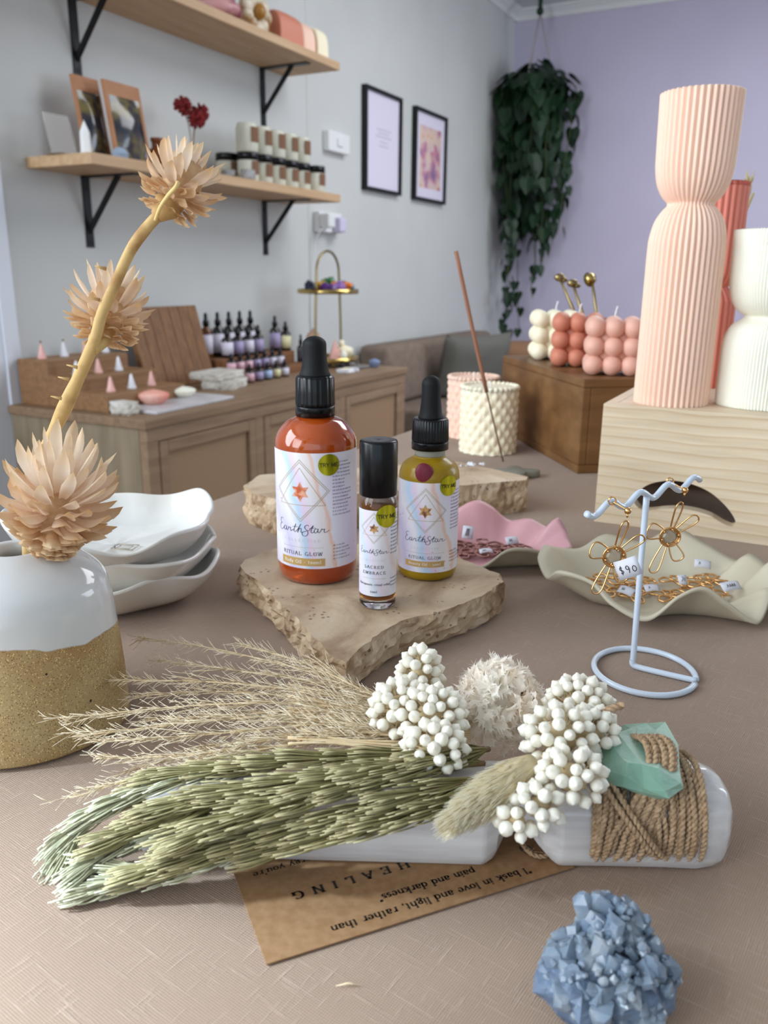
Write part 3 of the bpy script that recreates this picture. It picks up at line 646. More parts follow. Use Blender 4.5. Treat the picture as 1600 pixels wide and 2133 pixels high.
def heart(c, d, n, s):
    """a heart shaped leaf hanging along d, facing n"""
    d = Vector(d).normalized(); n = Vector(n).normalized(); w = d.cross(n).normalized(); c = Vector(c)
    P = [(0, 0), (.28, -.12), (.46, .12), (.42, .42), (.2, .8), (0, 1.05), (-.2, .8), (-.42, .42), (-.46, .12), (-.28, -.12)]
    mid = [(0, .1, -.03), (0, .6, -.05)]
    v = [tuple(c+w*x*s+d*y*s+n*(.16*abs(x)-.25*y*y*.4)*s) for x, y in P]+[tuple(c+d*y*s+n*k*s) for _, y, k in mid]
    leaves.add(v, [(0, 1, 10), (1, 2, 10), (2, 3, 10), (3, 11, 10), (3, 4, 11), (4, 5, 11), (5, 6, 11), (6, 7, 11), (7, 10, 11), (7, 8, 10), (8, 9, 10), (9, 0, 10)])
rp = random.Random(5)
for i in range(30):
    a = rp.uniform(0, 6.283); R0 = rp.uniform(.07, .14); end = rp.choice([.75, .95, 1.1, 1.25, 1.4, 1.5, 1.6]) if i > 2 else (.5, .62, .7)[i]
    bias = -.10 if i < 3 else 0
    px = [0, R0*.7*math.cos(a), R0*1.35*math.cos(a)]; pts = [(px[1]*.8, R0*.6*math.sin(a), PZ+.01), (px[2], R0*1.35*math.sin(a), PZ+.03)]
    z = PZ-.02; x, y = px[2]*1.25, R0*1.5*math.sin(a)
    while z > end:
        pts.append((x, y, z)); z -= .09; sh = .94; x = x*sh+rp.uniform(-.016, .016)+bias*.02; y = y*sh+rp.uniform(-.016, .016)
        if hx+x < WX+.05: x = WX+.05-hx
    if len(pts) < 3: continue
    C_ = crom(pts, 3); vines.tube(C_, .0025, 5)
    for k in range(2, len(C_)):
        if rp.random() < (.93 if C_[k][2] > 1.15 else .5):
            aa = rp.uniform(0, 6.283); s = rp.uniform(.055, .095)*(1 if C_[k][2] > 1.1 else .72); nrm = (math.cos(aa), math.sin(aa)-.5, .35)
            p = np.array(C_[k])+np.array([math.cos(aa), math.sin(aa), 0])*.03
            p[0] = max(p[0], WX+.05-hx); p[1] = min(p[1], WY-.06-hy)
            heart(p, (math.cos(aa)*.35, math.sin(aa)*.35, -1), nrm, s)
for k in range(90):
    a = rp.uniform(0, 6.283); R0 = rp.uniform(.03, .19); z = PZ+.10-R0*.5+rp.uniform(-.03, .06)
    p = (max(R0*math.cos(a), WX+.06-hx), min(R0*math.sin(a), .14), z); heart(p, (math.cos(a)*.8, math.sin(a)*.8, -.5), (math.cos(a)*.5, math.sin(a)*.5, .8), rp.uniform(.06, .1))
vines.build('vines', M['vine'], r); leaves.build('foliage', M['leaf'], r, smooth=False)
# ------------------------------------------------------------------ table and cloth
TX0, TX1, TY0, TY1 = -.475, .62, -.45, 1.19
r = thing('display_table', 'table standing under the dusty pink linen cloth', 'table', (TX0, TY0, 0))
MB().box(.01, .01, .715, TX1-TX0-.01, TY1-TY0-.01, .7455).build('tabletop', M['walnut'], r, smooth=False)
for (x, y) in ((.05, .05), (TX1-TX0-.1, .05), (.05, TY1-TY0-.1), (TX1-TX0-.1, TY1-TY0-.1)): MB().box(x, y, 0, x+.05, y+.05, .715).build('leg', M['walnut'], r, smooth=False)
def cloth():
    mb = MB(); xs = [0, .004, .008]+list(np.linspace(.012, TX1-TX0-.012, 60))+[TX1-TX0-.008, TX1-TX0-.004, TX1-TX0]
    nx, ny = 90, 120; W_, D_ = TX1-TX0, TY1-TY0; drop = .28; out = []
    def P(a, b):                                        # a, b run past the edges to make the drop
        x = min(max(a, 0), W_); y = min(max(b, 0), D_); ox = a-x; oy = b-y; z = 0.
        o = math.hypot(ox, oy); wv = .012*math.sin(a*22+b*26)*min(1, o/.1)
        if o > 0:
            z = -o; x += (ox/o)*(.004+abs(wv)); y += (oy/o)*(.004+abs(wv))
        return (TX0+x, TY0+y, TZ+z-.0002)
    A = np.linspace(-drop, W_+drop, nx); B = np.linspace(-drop, D_+drop, ny)
    A = np.sort(np.append(A, [0, .003, -.003, W_, W_-.003, W_+.003])); B = np.sort(np.append(B, [0, .003, -.003, D_, D_-.003, D_+.003]))
    for a in A:
        for b in B: out.append(P(a, b))
    k = len(B); fs = [(i*k+j, (i+1)*k+j, (i+1)*k+j+1, i*k+j+1) for i in range(len(A)-1) for j in range(k-1)]
    mb.add(out, fs); return mb
o = cloth().build('tablecloth', M['linen']); props(o, 'dusty pink beige linen cloth draped over the display table', 'tablecloth')

# ------------------------------------------------------------------ brown box with bubble cube candles
BA = math.radians(10.6)
r = fg('wooden_box', 'stained brown plywood box at the far end of the table under the bubble candles', 'box', .2036, .851, 0, rz=BA)
bw, bd_, bh, t = .20, .262, .0995, .009
mb = MB().box(0, 0, 0, bw, bd_, t).box(0, 0, t, t, bd_, bh-t).box(bw-t, 0, t, bw, bd_, bh-t).box(t, 0, t, bw-t, t, bh-t).box(t, bd_-t, t, bw-t, bd_, bh-t).box(0, 0, bh-t, bw, bd_, bh)
mb.build('panels', M['boxw'], r, smooth=False, bevel=.0012)
def bubble(rr_, f, mt, label, s=.0575, rz=0.):
    r = fg('bubble_candle', label, 'candle', rr_, f, .0995, 'bubble cube candles on the brown box', rz=rz); mb = MB(); q = s/3
    for i in range(3):
        for j in range(3):
            for k in range(3):
                if i == 1 and j == 1 and k == 1: continue
                mb.ball(((i-1)*q, (j-1)*q, q*.55+k*q*1.0), q*.56, 14, 10)
    mb.box(-q, -q, q*.5, q, q, q*2.6)
    mb.build('wax', mt, r)
    MB().tube(crom([(0, 0, q*2.9), (.0005, 0, q*3.3), (.002, 0, q*3.65)], 3), .0009, 6).build('wick', M['wick'], r)
bubble(.2445, .905, M['pinkw'], 'blush pink bubble cube candle, the nearest of the three on the brown box', .0585, -.22)
bubble(.2255, .990, M['rust'], 'terracotta bubble cube candle in the middle of the row on the brown box', .0585, -.20)
bubble(.2135, 1.068, M['cream'], 'cream white bubble cube candle at the far back of the brown box', .0585, -.08)
# brass tools behind in a pot
r = fg('tool_pot', 'small dark pot behind the terracotta candle holding brass tools', 'pot', .272, 1.085, .0995)
MB().lathe([(.016, 0), (.018, .003), (.018, .05), (.0165, .05), (.0165, .004), (0, .004)], 24).build('body', mat('dark_glaze', (66, 64, 66), .4), r)
def tool(px, py, f, bx, kind, label):
    P = FL(px, py, f); base = np.array([.272+bx, 1.085, .106]); r = fg('candle_tool', label, 'tool', base[0], base[1], base[2], 'brass candle tools in the pot')
    d = P-base; d[2] += 0; MB().tube([(0, 0, 0), tuple(d*.5), tuple(d)], [.0022, .0022, .0018], 8).build('handle', M['brass'], r)
    mb = MB()
    if kind == 0: mb.ball(tuple(d), (.0070, .004, .0052), 12, 8).ball(tuple(d+np.array([.006, 0, -.003])), (.005, .003, .003), 10, 6)
    else:
        RR = Matrix.Rotation(math.radians(70), 3, 'X') @ Matrix.Rotation(.5, 3, 'Y')
        v = MB().lathe([(0, .004), (.006, .002), (.0095, -.005), (.009, -.005), (.005, .0005), (0, .0015)], 24); mb.add([tuple(RR @ Vector(p)+Vector(d)) for p in v.v], v.f)
    mb.build('head', M['brass'] if kind == 0 else M['brassp'], r)
tool(1166, 578, 1.10, -.006, 0, 'brass candle tool with twisted end, the leftmost in the pot')
tool(1193, 590, 1.10, .0, 0, 'brass candle tool with twisted end, the middle one in the pot')
tool(1233, 580, 1.095, .008, 1, 'brass candle snuffer with a bright round bell, the right one in the pot')

# ------------------------------------------------------------------ pine crate with crescent handle hole
cx0, cy0 = -.1540, .681; cw, cdp, ch = .42, .205, .1005
r = thing('pine_crate', 'pale pine crate with a crescent handle hole under the tall candles', 'crate', (cx0, cy0, TZ))
def cr(x, y): P = ony(x, y, cy0); return (P[0]-cx0, P[2]-TZ)
outer = [(0, 0), (cw, 0), (cw, ch), (0, ch)]
hole = [cr(*q) for q in ((1320, 1042), (1330, 1024), (1352, 1009), (1382, 1002), (1412, 1002), (1446, 1010), (1480, 1026), (1510, 1052), (1528, 1076), (1532, 1090), (1524, 1097), (1505, 1090), (1480, 1075), (1450, 1065), (1420, 1060), (1385, 1060), (1350, 1063), (1330, 1058))]
hp = [tuple(p) for p in crom(hole, 4, closed=True)]
hp = [(p[0], p[1]) for p in hp]
def front_panel():
    """front board with a real opening, filled by bmesh triangulation"""
    import bmesh
    bm = bmesh.new(); th = .012
    ov = [bm.verts.new((x, 0, z)) for x, z in outer]; hv = [bm.verts.new((x, 0, z)) for x, z in hp]
    es = [bm.edges.new((ov[i], ov[(i+1) % 4])) for i in range(4)]+[bm.edges.new((hv[i], hv[(i+1) % len(hv)])) for i in range(len(hv))]
    bmesh.ops.triangle_fill(bm, use_beauty=True, edges=es)
    g = bmesh.ops.extrude_face_region(bm, geom=list(bm.faces)); bmesh.ops.translate(bm, verts=[e for e in g['geom'] if isinstance(e, bmesh.types.BMVert)], vec=(0, th, 0))
    bmesh.ops.recalc_face_normals(bm, faces=bm.faces); me = bpy.data.meshes.new('front_board'); bm.to_mesh(me); bm.free(); me.materials.append(M['pine'])
    o = bpy.data.objects.new('front_board', me); C.objects.link(o); o.parent = r
front_panel()
for (z0, z1) in ((0, .028), (.0305, .064), (.0665, ch)):
    MB().box(-.0006, .0122, z0, .009, cdp, z1).build('side_board', M['pine'], r, smooth=False, bevel=.0006)
    MB().box(cw-.009, .0125, z0, cw, cdp, z1).build('side_board', M['pine'], r, smooth=False, bevel=.0006)

for (z0, z1) in ((0, .030), (ch-.034, ch-.012)): MB().box(.0095, cdp-.012, z0, cw-.0095, cdp, z1).build('back_board', M['pine'], r, smooth=False)  # unseen back left open between slats to let light in behind the crescent hole
MB().box(.0095, .0125, ch-.011, cw-.0095, cdp-.0005, ch).build('top_board', M['pineend'], r, smooth=False)
CTOP = TZ+ch

def ribbed(name, label, x, y, prof, n, amp, mt, rot=0., wick=True, base=CTOP):
    r = thing(name, label, 'candle', (x, y, base)); top = prof[-1][1]
    pr = crom([(a, b) for a, b in prof], 5); pr = [tuple(p) for p in pr]
    full = [(0, 0)]+pr+[(prof[-1][0]*.985, top+.0006), (prof[-1][0]*.9, top-.0008), (0, top-.001)]
    seg = n*6
    MB().lathe(full, seg, fn=lambda th, rr, z: rr*(1-amp*(1-abs(math.cos(n*th/2+rot))**1.0)) if rr > .004 else rr).build('wax', mt, r)
    if wick: MB().tube(crom([(0, 0, top-.002), (0, .0003, top+.0035), (-.0006, 0, top+.0055)], 3), [.0009]*6+[.0014], 6).build('wick', M['wick'], r)
    return r
Hc = .2330
profp = [(.0290, .0008), (.0296, .003), (.0296, .06), (.0296, .118), (.0288, .131), (.0260, .142), (.0215, .1495), (.0182, .1530), (.0178, .1545), (.0184, .1560), (.0225, .1605), (.0268, .169), (.0290, .180), (.0296, .192), (.0302, .215), (.0306, Hc-.001), (.0306, Hc)]
ribbed('ribbed_candle', 'tall peach ribbed pillar candle with pinched waist standing on the pine crate', -.1075, .7165, profp, 40, .085, M['peach'])
k = .92
profc = [(.0345, .0006), (.036, .003), (.036, .030), (.0358, .046), (.034, .056), (.030, .0635), (.0245, .0675), (.0225, .069), (.0215, .0705), (.0225, .072), (.0265, .0745), (.0315, .081), (.0345, .0905), (.0357, .101), (.0362, .12), (.0365, .1345), (.0365, .1355)]
ribbed('ribbed_candle', 'short ivory finely ribbed hourglass candle beside the tall peach one', -.0395, .7390, profc, 92, .035, M['ivory'])
profr = [(.0225, .0006), (.0235, .003), (.0235, .07), (.022, .082), (.0165, .09), (.015, .092), (.0165, .094), (.022, .102), (.0235, .115), (.0235, .178), (.0235, .179)]
P = WD(.3035, .80); ribbed('ribbed_candle', 'coral red ribbed candle half hidden behind the peach and ivory ones', P[0], P[1], profr, 26, .1, M['coral'], wick=False)
A = FL(1573, 378, .83); B = WD(.317, .83)
r = fg('dried_grass_stem', 'dried pale yellow grass plume standing behind the coral candle', 'dried grass', .3225, .842, ch)
mb = MB().tube([(0, 0, 0), (.004, 0, .10), (A[0]-.3225, A[1]-.842, A[2]-ch-.01)], .0012, 6); rr = random.Random(3)
mb.build('stalk', mat('pale_straw', (206, 190, 132), .8), r); mb = MB()
for i in range(220):
    t = rr.random(); z = (A[2]-ch)*(.66+.34*t); x = (A[0]-.3225)*(.66+.34*t); a = rr.uniform(0, 6.283)
    mb.tube([(x, 0, z), (x+.005*math.cos(a)*(1.1-t*.4), .005*math.sin(a), z+.012)], [.0006, .0003], 3)
mb.build('plume', mat('pale_plume', (206, 192, 140), .9), r)

# ------------------------------------------------------------------ honeycomb weave candles, incense
def weave(rc, fc, R, h, mt, label):
    r = fg('woven_candle', label, 'candle', rc, fc, 0, 'basket weave pillar candles'); nn = 17
    def fn(th, rr, z):
        if rr < R*.7: return rr
        a = nn*th; b = z/h*math.pi*9.0
        k = max(0, math.cos(a+b)*.5+.5)**.7*max(0, math.cos(a-b)*.5+.5)**.7
        return rr*(1+.06*k-.03)
    pr = [(0, .0)]+[(R, h*(.004+.992*i/90)) for i in range(91)]
    mb = MB().lathe(pr+[(R*.93, h*1.0), (R*.6, h*.985), (0, h*.985)], 200, fn=fn)
    for j in range(34):
        a = 2*math.pi*j/34; mb.ball((R*.95*math.cos(a), R*.95*math.sin(a), h-.0005), .0032, 8, 6)
    mb.build('wax', mt, r); MB().tube([(0, 0, h*.97), (.0005, 0, h+.006)], .0009, 6).build('wick', M['wick'], r)
weave(.1225, .967, .0335, .0765, M['cream'], 'cream basket weave pillar candle, in front of its pink twin')
weave(.1130, 1.060, .0325, .0765, M['peach'], 'pink basket weave pillar candle half hidden behind the cream one')
hb = TL(1082, 985, .004)
r = fg('incense_holder', 'small grey green clover shaped incense holder lying on the cloth', 'holder', hb[0]-.004, hb[1]+.0, 0)
pl = [((.016+.0045*math.cos(4*a))*math.cos(a)*1.25, (.016+.0045*math.cos(4*a))*math.sin(a)) for a in [2*math.pi*i/60 for i in range(60)]]
MB().prism(pl, 0, .0075).build('disc', mat('sage_grey_clay', (128, 126, 112), .6), r, smooth=True, bevel=.0015)
bs_ = np.array([.1290, .878, .007]); tp = FL(950, 522, .870)
r = fg('incense_stick', 'thin brown incense stick leaning up to the left out of its clay holder', 'incense', bs_[0], bs_[1], bs_[2]-.0005)
d = tp-bs_; pts = [tuple(d*t+np.array([0, 0, -.004*math.sin(math.pi*t)])) for t in np.linspace(0, 1, 12)]
MB().tube(pts[:5], .0009, 8).build('bamboo_core', mat('dark_bamboo', (112, 80, 58), .7), r)
MB().tube(pts[4:], .0021, 10).build('incense_paste', mat('incense_brown', (150, 104, 80), .9, bump=.3, bs=600), r)

# ------------------------------------------------------------------ travertine blocks
def travertine(name, base=(192, 168, 138), dark=(150, 120, 92), lite=(214, 196, 170), sc=18.):
    mt = bpy.data.materials.new(name); mt.use_nodes = True; nt = mt.node_tree; b = nt.nodes['Principled BSDF']; L = nt.links; b.inputs['Roughness'].default_value = .62
    tc = node(nt, 'ShaderNodeTexCoord'); V = tc.outputs['Object']
    n = node(nt, 'ShaderNodeTexNoise'); n.inputs['Scale'].default_value = sc; n.inputs['Detail'].default_value = 8.; n.inputs['Roughness'].default_value = .6; n.inputs['Distortion'].default_value = .6; L.new(V, n.inputs['Vector'])
    r = node(nt, 'ShaderNodeValToRGB'); e = r.color_ramp.elements; e[0].position = .33; e[0].color = col(dark); e[1].position = .72; e[1].color = col(lite); k = e.new(.5); k.color = col(base); L.new(n.outputs['Fac'], r.inputs[0])
    v = node(nt, 'ShaderNodeTexVoronoi'); v.inputs['Scale'].default_value = 260.; L.new(V, v.inputs['Vector'])
    n2 = node(nt, 'ShaderNodeTexNoise'); n2.inputs['Scale'].default_value = 45.; n2.inputs['Detail'].default_value = 3.; L.new(V, n2.inputs['Vector'])
    pit = mth(nt, 'MULTIPLY', mth(nt, 'LESS_THAN', v.outputs['Distance'], .26), mth(nt, 'GREATER_THAN', n2.outputs['Fac'], .60))
    mx = node(nt, 'ShaderNodeMix', data_type='RGBA'); L.new(mth(nt, 'MULTIPLY', pit, .75), mx.inputs[0]); L.new(r.outputs[0], mx.inputs[6]); mx.inputs[7].default_value = col((96, 72, 52)); L.new(mx.outputs[2], b.inputs['Base Color'])
    n3 = node(nt, 'ShaderNodeTexNoise'); n3.inputs['Scale'].default_value = 170.; n3.inputs['Detail'].default_value = 8.; n3.inputs['Roughness'].default_value = .7; L.new(V, n3.inputs['Vector'])
    bp = node(nt, 'ShaderNodeBump'); bp.inputs['Strength'].default_value = .55; bp.inputs['Distance'].default_value = .0015
    L.new(mth(nt, 'SUBTRACT', mth(nt, 'ADD', mth(nt, 'MULTIPLY', n3.outputs['Fac'], .7), n.outputs['Fac']), mth(nt, 'MULTIPLY', pit, 1.2)), bp.inputs['Height']); L.new(bp.outputs[0], b.inputs['Normal']); return mt
M['trav'] = travertine('travertine'); M['travs'] = travertine('broken_travertine', (186, 160, 128), (120, 88, 60), (220, 200, 174), 55.)
def two_tone(o):
    me = o.data; me.materials.append(M['travs'])
    for p in me.polygons:
        if len(p.vertices) == 4: p.material_index = 1
c0 = np.array([0., .68]); r = fg('stone_slab', 'long rough travertine slab lying behind the three bottles', 'slab', c0[0], c0[1])
pl = [(-.085, .626), (.02, .662), (.124, .700), (.128, .712), (.100, .742), (.068, .772), (0, .75), (-.11, .71), (-.118, .67), (-.107, .648)]
two_tone(rough_block(MB(), [(a-c0[0], b-c0[1]) for a, b in pl], 0, .0295, 21, .0028, 6, .3).build('slab', M['trav'], r, smooth=False))
tops = [(497, 1182), (546, 1220), (591, 1265), (640, 1314), (685, 1362), (722, 1381), (745, 1355), (797, 1317), (835, 1295), (936, 1269), (1004, 1242), (1052, 1212), (1040, 1195)]
pl = [tuple(TL(a, b, .02)[:2]) for a, b in tops]+[(.047, .525), (.01, .545), (-.03, .55), (-.072, .538), (-.092, .512)]
SC = np.array([-.005, .455]); r = fg('stone_slab', 'broken edged travertine slab carrying the three oil bottles', 'slab', SC[0], SC[1])
two_tone(rough_block(MB(), [(a-SC[0], b-SC[1]) for a, b in pl], 0, .02, 5, .0030, 8, .55).build('slab', M['trav'], r, smooth=False))
def chipmb(n, seed, sx, sy, s):
    rr = random.Random(seed); mb = MB()
    for i in range(n):
        x, y = rr.uniform(-sx, sx), rr.uniform(-sy, sy); a = rr.uniform(0, 3.14); q = s*rr.uniform(.5, 1.2)
        mb.add([(x+q*math.cos(a), y+q*math.sin(a), 0), (x-q*.5*math.sin(a), y+q*.5*math.cos(a), 0), (x-q*math.cos(a), y-q*math.sin(a), 0), (x+q*.5*math.sin(a), y-q*.5*math.cos(a), 0), (x, y, q*.6)], [(0, 1, 4), (1, 2, 4), (2, 3, 4), (3, 0, 4), (3, 2, 1, 0)])
    return mb
P = TL(990, 963, .0295); r = fg('quartz_chips', 'small white quartz flakes lying on the rear travertine slab', 'stone', P[0]-.004, P[1]-.012, .0297); chipmb(9, 2, .012, .006, .0045).build('chips', M['clearq'], r, smooth=False)

# ------------------------------------------------------------------ ruffled clay dishes
def ruffle(rc, fc, a, b, knots, mats, label, flat=.55, inner=None):
    """knots: around the rim (angle deg, radius factor, rim height)"""
    r = fg('ruffled_dish', label, 'dish', rc, fc); n = 220; kn = sorted(knots); m_ = len(kn)
    ctl = [np.array([q[1]*a*math.cos(math.radians(q[0])), q[1]*b*math.sin(math.radians(q[0])), q[2]]) for q in kn]
    rim = crom(ctl, 14, closed=True); n = len(rim); t = .0022; mb = MB(); rows = 16; out = []
    def pt(i, s, off):
        R_ = rim[i]; k = flat
        if s <= k: x, y, z = R_[0]*s*.93, R_[1]*s*.93, 0.
        else:
            q = (s-k)/(1-k); e = q*q*(3-2*q)*.6+q*.4; x = R_[0]*(k*.93+(1-k*.93)*q); y = R_[1]*(k*.93+(1-k*.93)*q); z = R_[2]*e
        return np.array([x, y, z+off])
    for side, off in ((0, t), (1, 0.)):
        vs_ = [pt(i, s/rows, off if side == 0 else 0.) for s in range(rows+1) for i in range(n)]
        if side == 1: vs_ = [p*np.array([1.012, 1.012, 1]) for p in vs_]
        fs = [(s*n+i, s*n+(i+1) % n, (s+1)*n+(i+1) % n, (s+1)*n+i) for s in range(rows) for i in range(n)]
        if side == 1: fs = [f[::-1] for f in fs]
        mb.add(vs_, fs, mi=side)
    N0 = (rows)*n; N1 = (rows+1)*n+rows*n
    mb.f += [(N0+i, N0+(i+1) % n, N1+(i+1) % n, N1+i) for i in range(n)]; mb.mi += [1]*n
    mb.build('dish', mats, r); return r
M['clay'] = mat('ivory_clay', (204, 196, 174), .6, c2=(196, 186, 162), ns=14, bump=.08, bs=300, bd=.0005)
M['pinkg'] = mat('pink_glaze', (218, 168, 172), .45, c2=(206, 152, 158), ns=10)
D2 = np.array([.178, .508])
ruffle(D2[0], D2[1], .074, .062, [(0, 1.05, .016), (14, .92, .022), (28, 1.0, .012), (48, .95, .020), (66, 1.0, .026), (84, .92, .016), (104, 1.0, .020), (124, .95, .013), (144, 1.02, .018), (160, 1.0, .024), (176, 1.03, .022), (190, 1.0, .014), (206, 1.04, .024), (222, .96, .022), (236, 1.02, .013), (252, 1.03, .007), (266, .95, .021), (278, .93, .025), (290, .99, .015), (302, 1.08, .004), (312, 1.05, .015), (319, 1.0, .019), (325, 1.06, .009), (330, 1.12, .004), (338, 1.04, .020), (348, 1.02, .031), (355, 1.10, .018)],
       [M['clay'], M['clay']], 'ivory ruffled clay dish full of gold wire earrings', flat=.64)
D1 = np.array([.080, .578])
ruffle(D1[0], D1[1], .056, .040, [(0, 1.0, .013), (10, 1., .018), (22, .96, .025), (36, 1.0, .015), (54, .98, .019), (72, 1.0, .016), (86, 1., .026), (98, 1.0, .031), (112, 1., .026), (130, .98, .015), (146, 1.0, .019), (160, 1., .018), (180, 1.05, .016), (200, 1., .010), (218, 1.0, .008), (238, 1.04, .005), (258, 1.04, .006), (276, 1.0, .018), (298, 1.02, .016), (312, 1.05, .006), (324, 1.02, .013), (342, 1.04, .011)],
       [M['pinkg'], M['clay']], 'pink glazed ruffled clay dish with rose earrings behind the bottles')
M['tagw'] = mat('white_tag', (214, 214, 222), .7); M['rosem'] = mat('rose_metal', (150, 104, 96), .4, metal=.4)
def loop_earring(c, s, mt, label, group, seed, name='earring', tagt=None):
    rr = random.Random(seed); r = fg(name, label, 'earring', c[0], c[1], c[2], group, rz=rr.uniform(0, 3)); mb = MB()
    n = rr.choice([3, 4, 5]); 
    for i in range(n):
        a = 2*math.pi*i/n+rr.uniform(-.2, .2); L_ = s*rr.uniform(.8, 1.1); w = s*.33
        pts = [(0, 0, .001), (L_*.5, w, .0018), (L_*.95, w*.6, .001), (L_, 0, .0008), (L_*.95, -w*.6, .001), (L_*.5, -w, .0018)]
        ca, sa = math.cos(a), math.sin(a)
        mb.tube([(x*ca-y*sa, x*sa+y*ca, z+.0006) for x, y, z in crom(pts, 4, closed=True)], .00075, 5, closed=True)
    mb.build('wire', mt, r)
def paper_tag(P, w, h, yaw, pitch, roll, marks, label, group=None, name='price_tag', spin=0.):
    r = fg(name, label, 'tag', P[0], P[1], P[2], group, rz=yaw); R_ = Matrix.Rotation(pitch, 4, 'X') @ Matrix.Rotation(roll, 4, 'Y') @ Matrix.Rotation(spin, 4, 'Z')
    mb = MB().grid(lambda u, v: tuple(R_ @ Vector(((u-.5)*w, (v-.5)*h, .0012*math.sin(u*math.pi)))), 6, 2); o = mb.build('paper', M['tagw'], r)
    sm = o.modifiers.new('thickness', 'SOLIDIFY'); sm.thickness = .0002
    if marks is not None:
        mb = MB()
        for st in marks:
            pts = [tuple(R_ @ Vector(((x-.5)*w, (y-.5)*h, .0012*math.sin(min(max(x, 0), 1)*math.pi)+.0002))) for x, y in st]; mb.tube(pts, .00017, 4)
        mb.build('writing', M['ink'], r)
    return r
rr = random.Random(9)
spots2 = [(-.045, .005), (-.038, -.012), (-.030, .012), (-.020, -.004), (-.022, -.022), (-.008, .006), (-.052, .012), (.018, .012), (.032, .004), (.020, -.010), (.036, -.014), (.046, .010), (.006, -.016)]
wh = ['leftmost', 'front left', 'upper left', 'left of centre', 'front', 'near the middle', 'far left rim', 'right of centre', 'right', 'right front', 'lower right', 'far right', 'front centre']
for i, (dx, dy) in enumerate(spots2):
    loop_earring((D2[0]+dx*.9, D2[1]+dy*.9, .0026+.0014*(i % 3)), .0112, M['gold'], 'gold wire loop earring lying in the ivory dish, the %s one' % wh[i], 'gold earrings in the ivory dish', i)
spots1 = [(-.028, -.004), (-.02, .008), (-.012, -.008), (-.004, .006), (.004, -.006), (.012, .004), (-.03, .01), (.018, -.004), (-.016, 0), (.0, .0), (-.024, -.012)]
for i, (dx, dy) in enumerate(spots1):
    loop_earring((D1[0]+dx, D1[1]+dy, .0026+.0014*(i % 4)), .0125, M['rosem'], 'rose brown metal earring in the heap in the pink dish', 'rose earrings in the pink dish', 50+i)
scr = [[(.25+.12*i, .35), (.28+.12*i, .7), (.33+.12*i, .4)] for i in range(4)]
T = lambda P, *a: paper_tag(P, *a)
paper_tag((D2[0]+.043, D2[1]-.016, .012), .0145, .0065, .35, math.radians(38), 0, scr, 'white price tag in the ivory dish, the nearest at the right', 'tags in the ivory dish')
paper_tag((D2[0]+.018, D2[1]+.0, .010), .006, .0065, .1, math.radians(50), 0, [[(.3, .3), (.5, .6), (.4, .8)], [(.6, .3), (.7, .7)]], 'white price tag standing up right of the stand pole', 'tags in the ivory dish')
paper_tag((D2[0]+.038, D2[1]+.020, .014), .011, .006, -.3, math.radians(50), .2, scr[:1], 'white price tag at the back right of the ivory dish', 'tags in the ivory dish')
paper_tag((D2[0]-.024, D2[1]-.018, .009), .011, .006, -.9, math.radians(35), 0, scr[:2], 'white price tag at the front left of the ivory dish', 'tags in the ivory dish')
paper_tag((D2[0]-.006, D2[1]-.013, .009), .010, .005, .15, math.radians(35), 0, scr[:1], 'white price tag just left of the stand pole in the dish', 'tags in the ivory dish')
paper_tag((D1[0]-.018, D1[1]+.004, .018), .008, .0095, -.3, math.radians(62), .15, [[(.3+.1*i, .2), (.4+.08*i, .8)] for i in range(4)], 'white price tag propped up in the pink dish', 'tags in the pink dish')
paper_tag((D1[0]+.015, D1[1]+.004, .012), .010, .006, .3, math.radians(50), 0, scr[:2], 'small pale tag at the right of the pink dish', 'tags in the pink dish')
paper_tag((D1[0]-.006, D1[1]-.012, .009), .010, .004, .2, math.radians(30), 0, scr[:2], 'small folded tag at the front of the pink dish', 'tags in the pink dish')
